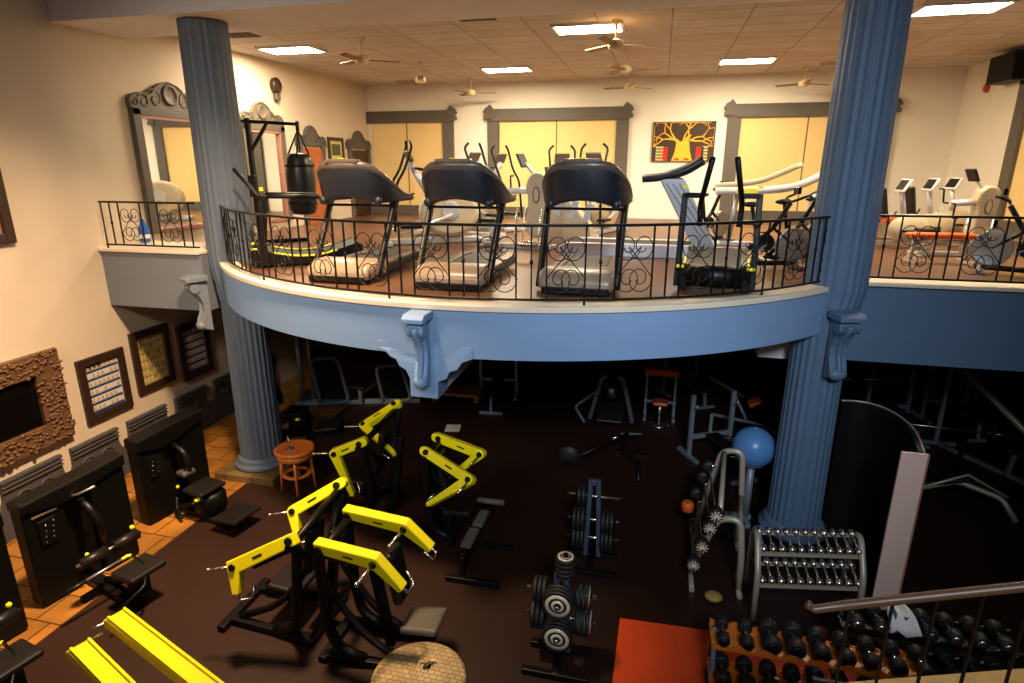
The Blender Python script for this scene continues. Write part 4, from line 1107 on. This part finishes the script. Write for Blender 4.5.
# red mat and the orange dumbbell rack on it
tag(MB((1.2,5.2,0)).prism([(-.16,5.0),(-.14,6.16),(1.0,6.2),(2.9,6.1),(2.9,4.2),(-.16,4.2)], XY(), .0, .02).build('rubber_mat','redmat',loc=(1.2,5.2,0)), 'orange red rubber mat on the floor under the dumbbell rack', 'mat')
def make_dumbbell(rad, name='dumbbell', hm='rub', face='blk', gm='chrome', L=.34, label=None, loc=(0,0,0), rz=0, grp=None, tilt=0):
    """axis along local y"""
    r = thing(name, label, 'dumbbell', loc, rz, grp); r.rotation_euler = (tilt,0,rz)
    MB().cyl((0,-L/2,0),(0,L/2,0),.017,12).build('grip',gm,r)
    for s in (-1,1):
        MB().lathe([(rad*.8,s*(L/2-.11)),(rad,s*(L/2-.1)),(rad,s*(L/2-.02)),(rad*.85,s*L/2)],20,(0,0,0),'Y').build('weight_head',hm,r)
        MB().lathe([(rad*.25,s*(L/2-.002)),(rad*.62,s*(L/2-.002)),(rad*.62,s*(L/2+.004)),(rad*.25,s*(L/2+.006))],20,(0,0,0),'Y').build('end_cap',face,r)
    return r
def dumbbell_rack(label, x0, x1, y, tiers, m_tray, m_leg):
    O = ((x0+x1)/2,y,0); r = thing('dumbbell_rack', label, 'dumbbell rack', O)
    for z, yy in tiers:
        b = MB(O)
        n = int((x1-x0)/.22)
        for dy in (-.17,.15):
            pts = []
            for i in range(n*8+1):
                x = x0+(x1-x0)*i/(n*8); pts.append((x, z+.035+.028*math.cos(2*PI*i/8)))
            b.prism([(x0,z-.01)]+pts+[(x1,z-.01)], XZ(), yy+dy-.012, yy+dy+.012)
        b.box(((x0+x1)/2,yy,z-.005),(x1-x0,.3,.012))
        b.build('tray',m_tray,r)
    for x in (x0+.04,(x0+x1)/2+.0,x1-.04):
        b = MB(O); b.bar((x,y-.32,.03),(x,y+.3,.03),.06,.06); b.bar((x,y-.3,.05),(x,y+.12,tiers[-1][0]+.02),.05,.07,(0,1,0)); b.bar((x,y+.22,.05),(x,y+.12,tiers[-1][0]),.05,.06,(0,1,0)); b.build('leg',m_leg,r,bev=.008)
    return r
dumbbell_rack('long two-tier dumbbell rack with orange trays on the red mat', .78, 2.75, 5.3, [(.38,5.16),(.72,5.32)], 'tray', 'blueg')
D1 = {}
sizes = [.062,.066,.09,.092,.085,.08,.078,.074,.07]
ordn = ['leftmost','second from left','third from left','fourth from left','fifth from left','sixth from left','seventh from left','eighth from left','rightmost']
for i, s_ in enumerate(sizes):
    x = .89+.22*i
    lab = 'black dumbbell on the top tray of the orange rack, %s' % ordn[i]
    make_dumbbell(s_, label=lab, loc=(x,5.32,.72+s_+.005), rz=rnd.uniform(-.05,.05), grp='dumbbells on the orange rack top tray')
for i in range(9):
    x = .9+.22*i
    lab = 'black dumbbell on the lower tray of the orange rack, %s' % ordn[i]
    make_dumbbell(.078, label=lab, loc=(x,5.16,.38+.083), grp='dumbbells on the orange rack lower tray', face='skin' if i in (2,3,4) else 'blk')

# second, black dumbbell rack seen through the stair railing
dumbbell_rack('black dumbbell rack seen through the stair railing at bottom right', 2.1, 3.7, 5.85, [(.4,5.72),(.72,5.86)], 'blk', 'blk')
for i in range(7):
    make_dumbbell(.075, label='black dumbbell with steel ends on the black rack, %s of the upper row' % ['first','second','third','fourth','fifth','sixth','seventh'][i], loc=(2.22+.22*i,5.86,.72+.08), grp='dumbbells on the black rack', face='chrome')
for i in range(7):
    make_dumbbell(.07, label='black dumbbell with steel ends on the black rack, %s of the lower row' % ['first','second','third','fourth','fifth','sixth','seventh'][i], loc=(2.22+.22*i,5.72,.4+.075), grp='dumbbells on the black rack', face='chrome')
O = (2.45,6.3,0)
r = thing('medicine_ball', 'small red ball on the floor behind the black dumbbell rack', 'ball', (2.45,6.6,.86)); r.location = (2.1,6.32,.1)
MB().ell((0,0,0),.1,16,10).build('ball_body','red',r); MB().tube([(.101*math.cos(a*PI/12),.101*math.sin(a*PI/12),0) for a in range(24)],.005,5,closed=True).build('seam','blk',r)
# towel over the rack rail
b = MB((2.55,5.7,.8)); n = 7
rows = []
for i in range(8):
    t = i/7; y = 5.58+.12*math.sin(t*PI); z = 1.0-abs(t-.3)*.5
    rows.append([V((2.46+.04*k*(1+.6*t)+.01*math.sin(k*1.7+i), 5.95-.38*t+.02*math.sin(k*2+i*.8), .94+.03*math.sin(k*1.3)-.16*t*t)) for k in range(n)])
vs = [p for r_ in rows for p in r_]; fs = [(i*n+k,i*n+k+1,(i+1)*n+k+1,(i+1)*n+k) for i in range(7) for k in range(n-1)]
b.add(vs,fs,True); o = b.build('towel','clothw',loc=(2.55,5.7,.8)); k = o.modifiers.new('solid','SOLIDIFY'); k.thickness = .012
o.scale = (.72,.72,.9); o.location.z = .86
tag(o,'white and blue towel lying over the black dumbbell rack','towel')
b = MB((2.55,5.7,.8))
for c0 in (1,4): b.add([rows[i][c0+j]+V((0,0,.014)) for i in range(8) for j in (0,1)],[(2*i,2*i+1,2*i+3,2*i+2) for i in range(7)],True)
b.build('blue_stripe','clothb',o)
# ------------------------------------------------------------ chrome dumbbell rack
O = (1.98,6.95,0)
r = thing('dumbbell_rack', 'warm grey tubular rack with two tilted tiers of chrome dumbbells', 'dumbbell rack', O)
for x, y in ((1.41,6.82),(2.6,7.03)):
    b = MB(O); b.tube(fillet([(x,y-.32,.03),(x,y-.28,.62),(x,y+.02,1.0),(x,y+.3,.86),(x,y+.34,.03)],.12),.036,10); b.build('side_frame','beigep',r)
def tier_pt(i, t, z): # i along x 0..1
    return V((1.46+1.09*i, 6.83+.2*i + t, z))
for zc, yc in ((.90,.02),(.56,-.12)):
    for dt, dz in ((-.13,-.06),(.13,.06)):
        MB(O).bar(tier_pt(-.04,yc+dt,zc+dz-.045),tier_pt(1.04,yc+dt,zc+dz-.045),.05,.03).build('shelf_rail','beigep',r,bev=.004)
words = ['first','second','third','fourth','fifth','sixth','seventh','eighth','ninth','tenth','eleventh']
proto = None
for tier, zc, yc in (('upper',.90,.02),('lower',.56,-.12)):
    for i in range(11):
        p = tier_pt(i/10,yc,zc+.01)
        lab = 'chrome dumbbell, %s from left on the %s tier of the grey rack' % (words[i], tier)
        if proto is None:
            proto = thing('dumbbell', lab, 'dumbbell', p, 0, 'chrome dumbbells on the grey rack'); proto.rotation_euler = (.43,0,.15)
            MB().cyl((0,-.15,0),(0,.15,0),.014,10).build('grip','chrome',proto)
            for s in (-1,1):
                MB().lathe([(.02,s*.07),(.038,s*.09),(.043,s*.12),(.038,s*.15),(.02,s*.165)],14,(0,0,0),'Y').build('weight_head','chrome',proto)
        else:
            dup(proto, p, None, lab)
# ------------------------------------------------------------ A-frame barbell rack
O = (1.1,7.6,0)
r = thing('barbell_rack', 'warm grey A-frame barbell rack left of the blue ball', 'barbell rack', O)
for y, sx, h in ((7.05,0,1.02),(8.1,.1,1.46)):
    b = MB(O); b.tube(fillet([(.72+sx,y+.2,.03),(.98+sx,y+.05,h-.05),(1.24+sx,y+.0,h),(1.29+sx,y-.05,h*.5),(1.3+sx,y-.06,.03)],.14),.042,10); b.build('end_frame','beigep',r)
    for fx in (.72,1.3): MB(O).tube([(fx+sx,y+.25,.04),(fx+sx,y-.2,.04)],.035,8).build('foot','beigep',r)
    for k in range(4):
        MB(O).cyl((.74+sx+.065*k,y+.17-.035*k,.2+.26*k*(h/1.2)),(.66+sx+.065*k,y+.12-.035*k,.23+.26*k*(h/1.2)),.018,8).build('bar_hook','chrome',r)
for ra, rb in (((1.0,7.1,.98),(1.1,8.08,1.42)),((1.27,7.02,.62),(1.38,8.06,.8)),((.75,7.2,.12),(.84,8.28,.12))): MB(O).tube([ra,rb],.034,8).build('side_rail','beigep',r)
bp = None
for i,(x,z,lab) in enumerate(((.93,1.1,'topmost barbell with chrome disc end on the A-frame rack'),(.87,.92,'second barbell with chrome disc end on the A-frame rack'),(.8,.64,'third barbell from the top on the A-frame rack'),(.72,.36,'lowest barbell on the A-frame rack'))):
    if bp is None:
        bp = thing('barbell', lab, 'barbell', (x,7.62,z), 0, 'barbells on the A-frame rack')
        MB().cyl((0,-.78,0),(0,.78,0),.015,10).build('bar_shaft','chrome',bp)
        for s in (-1,1):
            h = MB().lathe([(.04,s*.57),(.085,s*.58),(.09,s*.64),(.085,s*.70),(.04,s*.72)],20,(0,0,0),'Y').build('weight_head','rub',bp)
            b = MB()
            for k in range(10): a = k*PI/5; b.bar((.03*math.cos(a),s*.722,.03*math.sin(a)),(.075*math.cos(a),s*.715,.075*math.sin(a)),.012,.008,(0,1,0))
            b.cyl((0,s*.71,0),(0,s*.75,0),.03,12); b.build('chrome_end','skin',h)
    else: dup(bp,(x,7.62,z),None,lab)
tag(MB((.68,8.1,.5)).lathe([(.05,.42),(.085,.44),(.09,.5),(.085,.56),(.05,.58)],16,(.68,8.1,0)).build('kettlebell_weight','orange',loc=(.68,8.1,.5)),'small orange weight hung on the left of the A-frame rack','weight')
tag(MB((.98,6.78,.05)).ell((.98,6.78,.05),(.11,.1,.05),14,8).build('bean_bag','pyel',loc=(.98,6.78,.05)),'olive yellow bean bag on the floor by the A-frame rack','bag')
# blue ball on its stand
O = (1.6,8.8,0)
r = thing('ball_stand','grey tubular stand carrying the blue ball','stand',O)
MB(O).cyl((1.6,8.8,.0),(1.6,8.8,0.93),.055,14).build('post','greyp',r)
b = MB(O); b.bar((1.3,8.8,.04),(1.9,8.8,.04),.08,.07); b.bar((1.6,8.5,.04),(1.6,9.1,.04),.08,.07); b.build('foot','greyp',r,bev=.01)
b = MB(O); b.tube([(1.6+.17*math.cos(a*PI/10),8.8+.17*math.sin(a*PI/10),0.97) for a in range(20)],.016,6,closed=True); b.build('ring','greyp',r)
for k in range(3): a = k*2*PI/3; MB(O).bar((1.6,8.8,0.89),(1.6+.17*math.cos(a),8.8+.17*math.sin(a),0.96),.03,.02).build('ring_arm','greyp',r)
r = tag(MB((1.6,8.8,1.215)).ell((1.6,8.8,1.215),.305,36,24).build('gym_ball','ball',loc=(1.6,8.8,1.215)),'large blue gym ball resting on a stand by the right column','ball')
MB().tube([(.306*math.cos(a*PI/20),.306*math.sin(a*PI/20)*.86,-.306*math.sin(a*PI/20)*.5) for a in range(40)],.004,5,closed=True).build('seam','ball',r)
MB().cyl((.0,.0,.300),(0,0,.309),.014,10).build('valve','white',r)
tag(MB((1.72,8.3,.1)).ell((1.72,8.3,.1),.1,16,10).build('small_ball','ball',loc=(1.72,8.3,.1)),'small blue ball on the floor behind the grey dumbbell rack','ball')

# curved dark partition with pale end
O = (3.0,7.6,0)
r = thing('curved_partition', 'tall dark curved partition with pale end panel right of the right column', 'partition', O)
ou = smoothpath([(3.10,7.12,0),(3.22,7.72,0),(3.2,8.19,0),(3.06,8.5,0),(2.84,8.62,0),(2.62,8.6,0)],5)
inn = smoothpath([(2.62,8.55,0),(2.82,8.56,0),(3.01,8.45,0),(3.14,8.17,0),(3.16,7.72,0),(3.04,7.12,0)],5)
MB(O).prism([(p.x,p.y) for p in ou+inn], XY(), 0, 2.13).build('curved_panel','part',r)
b = MB(O); b.tube([(p.x,p.y,2.135) for p in ou],.013,6); b.build('top_rim','beigep',r)
MB(O).box((3.0,7.1,1.06),(.27,.03,2.12)).build('end_panel','pinkw',r)
b = MB(O); b.box((3.14,7.095,1.06),(.016,.04,2.12)); b.build('end_trim','pink',r)
q = random.Random(4)
# far gym under the balcony: benches, racks, bars
def make_press(label, loc, rz, grp='grey bench presses under the balcony', m='greyp', padm='pad'):
    r = thing('bench_press', label, 'bench press', loc, rz, grp)
    for x in (-.42,.42):
        b = MB(); b.bar((x,.0,.03),(x,0,1.25),.07,.07,(0,1,0)); b.bar((x,-.3,.035),(x,.35,.035),.08,.07); b.build('upright',m,r,bev=.008)
        b = MB(); b.tube(fillet([(x,-.02,1.0),(x,-.12,1.0),(x,-.14,1.1)],.03),.016,6); b.build('bar_hook','steel',r)
    MB().bar((-.42,0,.42),(.42,0,.42),.07,.08).build('cross_beam',m,r,bev=.008)
    MB().box((0,-.62,.44),(.28,1.15,.07)).build('bench_pad',padm,r,bev=.025,seg=3)
    b = MB(); b.bar((0,.0,.36),(0,-1.1,.36),.06,.06); b.bar((0,-1.05,.36),(0,-1.1,.03),.06,.06,(0,1,0)); b.bar((-.25,-1.1,.03),(.25,-1.1,.03),.07,.06); b.build('bench_frame',m,r,bev=.008)
    return r
def make_bar(label, loc, rz, grp, plates=1, rad=.2):
    r = thing('barbell', label, 'barbell', loc, rz, grp)
    MB().cyl((-1.05,0,0),(1.05,0,0),.014,10).build('bar_shaft','chrome',r)
    for s in (-1,1):
        MB().cyl((s*.68,0,0),(s*1.05,0,0),.024,12).build('sleeve','chrome',r)
        for k in range(plates): MB().lathe([(.03,-.02),(rad,-.018),(rad,.018),(.03,.02)],24,(s*(.74+.05*k),0,0),'X').build('bar_plate','rub',r)
    return r
P1 = make_press('grey bench press frame left of the row, under the balcony bracket', (-3.42,12.9,0), .1)
P2 = dup(P1, (1.2,10.9,0), .5, 'grey bench press frame behind the A-frame barbell rack')
dup(P1, (.75,14.2,0), .5, 'grey bench press frame farthest back behind the A-frame rack')
dup(P1, (4.9,13.2,0), .2, 'grey bench press frame right of the right column, far back')
dup(P1, (6.2,13.8,0), .2, 'grey bench press frame at the right edge, far back')
B0 = make_bar('barbell racked on the bench press under the balcony bracket', (-3.42,12.77,1.05), .1, 'barbells on the bench presses')
dup(B0, (4.9,13.07,1.05), .2, 'barbell racked on the far bench press right of the column')
make_bar('long barbell lying across the rack behind the right column', (2.3,9.4,1.0), -.12, 'bars behind the right column', 1, .12)
make_bar('second long barbell lower behind the right column', (2.4,9.3,.72), -.12, 'bars behind the right column', 1, .12)
r = thing('bar_stand','low steel stand holding long bars behind the right column','barbell rack',(2.3,9.35,0))
for x in (1.75,2.95):
    b = MB((2.3,9.35,0)); b.bar((x,9.42,.03),(x,9.42,1.02),.06,.06,(0,1,0)); b.bar((x,9.1,.03),(x,9.7,.03),.07,.06); b.build('upright','blk',r,bev=.006)
    for z in (.70,.98): MB((2.3,9.35,0)).bar((x,9.42,z-.03),(x,9.22,z-.03),.04,.03).build('arm','blk',r)
# leg press tripod
O = (-.72,12.2,0)
r = thing('leg_press','grey A-legged leg press with dark pad below the middle of the balcony','weight machine',O)
for s in (-1,1):
    b = MB(O); b.tube(fillet([(-.72+s*.10,12.1,.98),(-.72+s*.22,12.1,.95),(-.72+s*.45,12.0,.03)],.1),.05,10); b.build('a_frame_leg','greyp',r)
    b = MB(O); b.tube([(-.72+s*.14,12.2,.9),(-.72+s*.2,13.3,.3)],.04,8); b.build('carriage_rail','greyp',r)
b = MB(O); b.cyl((-.72,12.05,.55),(-.72,12.05,.8),.1,16); b.build('pivot_hub','steel',r)
b = MB(O); b.box((0,0,0),(.55,.06,.5),Matrix.Translation((-.72,11.7,.35)) @ Matrix.Rotation(-.9,4,'X')); b.build('back_pad','pad',r,bev=.025)
b = MB(O); b.box((0,0,0),(.7,.05,.4),Matrix.Translation((-.85,12.9,1.2)) @ Matrix.Rotation(.5,4,'X')); b.build('foot_plate','darkwood',r,bev=.015)
b = MB(O); b.tube(fillet([(-1.05,12.1,.62),(-1.5,12.0,.28),(-1.25,11.75,.05)],.1),.03,8); b.build('side_handle','greyp',r)
# orange topped frame
O = (.28,12.5,0)
r = thing('preacher_bench','orange padded curl bench on a grey frame under the balcony','bench',O)
MB(O).box((.28,12.5,1.05),(.72,.3,.14)).build('arm_pad','orange',r,bev=.04,seg=3)
for s in (-1,1): MB(O).bar((.28+s*.3,12.5,.35),(.28+s*.3,12.5,1.0),.05,.05,(0,1,0)).build('upright','greyp',r,bev=.006)
MB(O).bar((-.06,12.5,.36),(.62,12.5,.36),.06,.06).build('cross_beam','greyp',r,bev=.006)
MB(O).box((.28,12.1,.5),(.3,.3,.08)).build('seat','orange',r,bev=.03); MB(O).cyl((.28,12.1,.0),(.28,12.1,.48),.03,10).build('post','chrome',r); MB(O).lathe([(.2,.0),(.2,.02),(.05,.04)],20,(.28,12.1,0)).build('foot_disc','chrome',r)
for s in (-1,1): MB(O).bar((.28+s*.3,12.25,.03),(.28+s*.3,12.8,.03),.06,.06).build('foot','greyp',r); MB(O).bar((.28+s*.3,12.5,.03),(.28+s*.3,12.5,.38),.05,.05,(0,1,0)).build('post','greyp',r)
# T-bar row
O = (-.75,10.0,0)
r = thing('t_bar_row','black low rowing machine with chrome grip in the dark middle of the floor','weight machine',O)
b = MB(O); b.tube([(-1.35,9.75,.12),(-.3,10.5,.45)],.035,8); b.tube(fillet([(-.3,10.5,.45),(-.35,10.1,.3),(-.05,9.9,.2),(-.05,9.5,.04)],.08),.03,8); b.bar((-.5,10.55,.03),(.1,10.55,.03),.07,.06); b.build('frame','blk',r)
MB(O).cyl((-.58,10.3,.40),(-.42,10.42,.45),.032,12).build('chrome_grip','chrome',r)
MB(O).lathe([(.03,-.03),(.2,-.025),(.2,.025),(.03,.03)],24,(-1.3,9.8,.22),'Y').build('weight_disc','rub',r)
b = MB(O); b.tube([(-.45,10.45,.45),(-.05,10.62,.42)],.018,8); b.build('cross_handle','greyp',r)
# incline machine right of pillar 2: grey orange frame seen behind the ball
O = (1.9,11.9,0)
r = thing('incline_bench','grey tube incline bench with orange seat behind the blue ball','bench',O)
b = MB(O); b.tube(fillet([(1.3,11.9,.42),(2.3,11.7,.36),(2.7,11.6,.1),(2.9,11.9,.1),(2.95,12.1,.6)],.12),.035,8); b.tube([(1.95,11.8,.4),(1.7,12.2,.85)],.03,8); b.build('frame','greyp',r)
b = MB(O); b.box((0,0,0),(.26,.3,.08),Matrix.Translation((2.1,12.0,.72)) @ Matrix.Rotation(-.5,4,'Y')); b.build('seat','orange',r,bev=.03)
b = MB(O); b.box((0,0,0),(.8,.28,.08),Matrix.Translation((1.55,12.2,.95)) @ Matrix.Rotation(.5,4,'Y')); b.build('back_pad','darkwood',r,bev=.03)
for fx in (1.3,2.7): MB(O).bar((fx,11.5,.03),(fx,12.1,.03),.07,.06).build('foot','greyp',r)
MB(O).bar((1.3,11.9,.03),(1.3,11.9,.42),.06,.06,(0,1,0)).build('post','greyp',r)
# right: tilted smith-type machine and low bench frames
O = (6.0,11.0,0)
r = thing('sloped_rail_machine','dim grey machine with a long sloping tube at the right edge','weight machine',O)
b = MB(O); b.tube([(5.55,12.4,1.75),(6.6,10.6,.55)],.055,10); b.build('sloping_rail','beigep',r)
b = MB(O); b.bar((5.55,12.4,.03),(5.55,12.4,1.75),.07,.07,(0,1,0)); b.bar((6.6,10.6,.03),(6.6,10.6,.55),.07,.07,(0,1,0)); b.bar((5.55,12.4,.04),(6.6,10.6,.04),.07,.07); b.bar((5.2,12.4,.04),(5.9,12.4,.04),.08,.07); b.bar((6.25,10.6,.04),(6.95,10.6,.04),.08,.07); b.build('frame','greyp',r,bev=.008)
MB(O).box((6.2,11.1,.62),(.4,.4,.08)).build('seat','pad',r,bev=.03); MB(O).bar((6.2,11.2,.04),(6.2,11.1,.6),.06,.06,(0,1,0)).build('seat_post','greyp',r)
O = (4.9,9.9,0)
r = thing('decline_bench','dim grey low bench frame to the right of the curved partition','bench',O)
b = MB(O); b.tube(fillet([(4.1,9.9,.2),(4.9,10.0,.42),(5.45,9.8,.3),(5.6,9.6,.03)],.1),.045,8); b.tube([(4.1,9.7,.3),(4.95,9.85,.62),(5.5,9.75,.35)],.022,8); b.build('frame','beigep',r)
MB(O).bar((4.1,9.6,.03),(4.1,10.2,.03),.07,.06).build('foot','beigep',r); MB(O).bar((4.1,9.9,.03),(4.1,9.9,.22),.06,.06,(0,1,0)).build('post','beigep',r)
b = MB(O); b.box((0,0,0),(1.0,.28,.07),Matrix.Translation((4.55,9.97,.42)) @ Matrix.Rotation(-.25,4,'Y')); b.build('bench_pad','pad',r,bev=.025)
make_bar('long barbell on a dim rack right of the curved partition', (4.9,10.9,.95), -.1, 'barbells on the dim right racks', 1, .18)
r = thing('bar_stand','dim black bar stand right of the curved partition','barbell rack',(4.9,10.95,0))
for x in (4.45,5.35): MB((4.9,10.95,0)).bar((x,11.0,0),(x,11.0,.97),.06,.06,(0,1,0)).build('upright','blk',r); MB((4.9,10.95,0)).bar((x,10.7,.03),(x,11.3,.03),.07,.06).build('foot','blk',r); MB((4.9,10.95,0)).bar((x,11.0,.92),(x,10.86,.92),.04,.03).build('arm','blk',r)
# cable machine with oval frames, far left
O = (-6.9,11.6,0)
r = thing('cable_machine','grey machine with rounded oval guard frame behind the left column','weight machine',O)
for (dx,dy,s) in ((0,0,1),(1.35,.4,.8)):
    b = MB(O); b.tube([p+V((0,0,.12)) for p in fillet([(-7.1+dx,11.2+dy,.0),(-7.25+dx,11.2+dy,1.05*s),(-6.78+dx,11.5+dy,1.02*s),(-6.55+dx,11.5+dy,.0),(-7.1+dx,11.2+dy,.0)],.16)],.045,10); b.build('guard_frame','greyp',r)
    b = MB(O); b.prism([(-.22,.22),(.20,.22),(.16,1.02*s),(-.24,1.05*s)], lambda u,v,t: (-6.93+dx+u, 11.38+dy+u*.55+t, v), -.015,.015); b.build('guard_panel','blk2',r)
MB(O).cyl((-7.62,11.35,0),(-7.62,11.35,1.95),.06,12).build('guide_post','steel',r); MB(O).cyl((-7.45,11.5,0),(-7.45,11.5,1.95),.04,12).build('guide_post','steel',r)
b = MB(O); b.bar((-7.8,11.3,.05),(-5.1,12.1,.05),.12,.1); b.bar((-7.62,11.35,1.93),(-7.3,11.55,1.93),.1,.06); b.build('base_frame','greyp',r,bev=.01)
MB(O).box((-7.3,11.8,.6),(.5,.4,1.1)).build('weight_stack','blk',r,bev=.01)
MB(O).box((-6.3,11.55,.5),(.4,.36,.08)).build('seat','pad',r,bev=.03); MB(O).bar((-6.3,11.6,.05),(-6.3,11.55,.47),.07,.07,(0,1,0)).build('seat_post','greyp',r)
# step platform and paper on floor
O = (-4.4,12.4,0)
r = thing('step_platform','tan wooden step platform beside the rear yellow machine','platform',O)
MB(O).box((-4.3,12.6,.16),(1.1,.6,.06)).build('step_top','ledge',r,bev=.01); MB(O).box((-4.78,12.45,.07),(.08,.5,.14)).build('step_side','ledge',r); MB(O).box((-3.82,12.6,.07),(.08,.5,.14)).build('step_side','ledge',r)
o = MB((-3.88,10.9,.004)).box((-3.88,10.9,.004),(.3,.34,.006),rz=.2).build('paper_sheet','paper',loc=(-3.88,10.9,.004)); tag(o,'sheet of paper lying on the dark floor behind the yellow arms','paper')

# ------------------------------------------------------------ stair at the bottom right: handrail and stone edge
O = (1.5,2.8,2.9)
r = thing('stair_railing','brown stair handrail with black iron balusters at the bottom right corner','railing',O)
h0, h1 = V((.90,2.85,3.09)), V((2.05,2.85,3.48))
pts = [h0+V((-.02,0,.035)), h0+V((-.035,0,.01)), h0+V((0,0,-.005))] + [h0.lerp(h1,k/8) for k in range(1,9)]
b = MB(O); b.tube(pts,[.012,.018,.022]+[.024]*8,10); b.build('handrail','hand',r)
for k in range(6):
    p = h0.lerp(h1,.14+.16*k)
    MB(O).bar(p,(p.x,p.y,2.6),.012,.012,(0,1,0)).build('baluster','iron',r)
MB(O).bar((.95,2.85,2.65),(2.1,2.85,2.65),.02,.02).build('bottom_rail','iron',r)
struct(MB((1.7,2.6,2.5)).prism([(1.0,2.88),(2.6,3.42),(2.6,1.4),(.75,1.4)], XY(), 2.45, 2.6).build('trim_30','ledge',loc=(1.7,2.6,2.5)),'tan stone stair landing edge')
struct(MB().box((1.85,2.1,1.22),(1.2,1.0,2.44)).build('trim_31','wall_dark'),'dark support under the stair landing')

# ------------------------------------------------------------ lights
def area(name, loc, target, size, power, color, sy=None):
    l = bpy.data.lights.new(name,'AREA'); l.energy = power; l.color = color; l.size = size
    if sy: l.shape = 'RECTANGLE'; l.size_y = sy
    o = bpy.data.objects.new(name,l); col.objects.link(o); o.location = loc
    d = V(target)-V(loc); o.rotation_euler = d.to_track_quat('-Z','Y').to_euler()
    return o
area('hall_lamp', (-3.6,5.3,9.0), (-6.6,5.2,0), .7, 480, (1,.69,.42)).data.spread = 1.5
area('day_light', (1.5,-3.5,8.8), (0,7,3.6), 2.0, 105, (.76,.87,1.0)).data.spread = .9
area('side_fill', (-5.6,-1.5,8.4), (-5.6,7,3.9), 1.2, 65, (1,.84,.66)).data.spread = .9  # unseen fill light added to warm the left fascia and column
w = bpy.data.worlds.new('world'); bpy.context.scene.world = w; w.use_nodes = True
w.node_tree.nodes['Background'].inputs[0].default_value = (.75,.80,1.0,1); w.node_tree.nodes['Background'].inputs[1].default_value = .06
sc = bpy.context.scene
sc.view_settings.view_transform = 'Standard'; sc.view_settings.look = 'None'; sc.view_settings.exposure = 0
sc.cycles.use_denoising = True
sc.cycles.max_bounces = 8
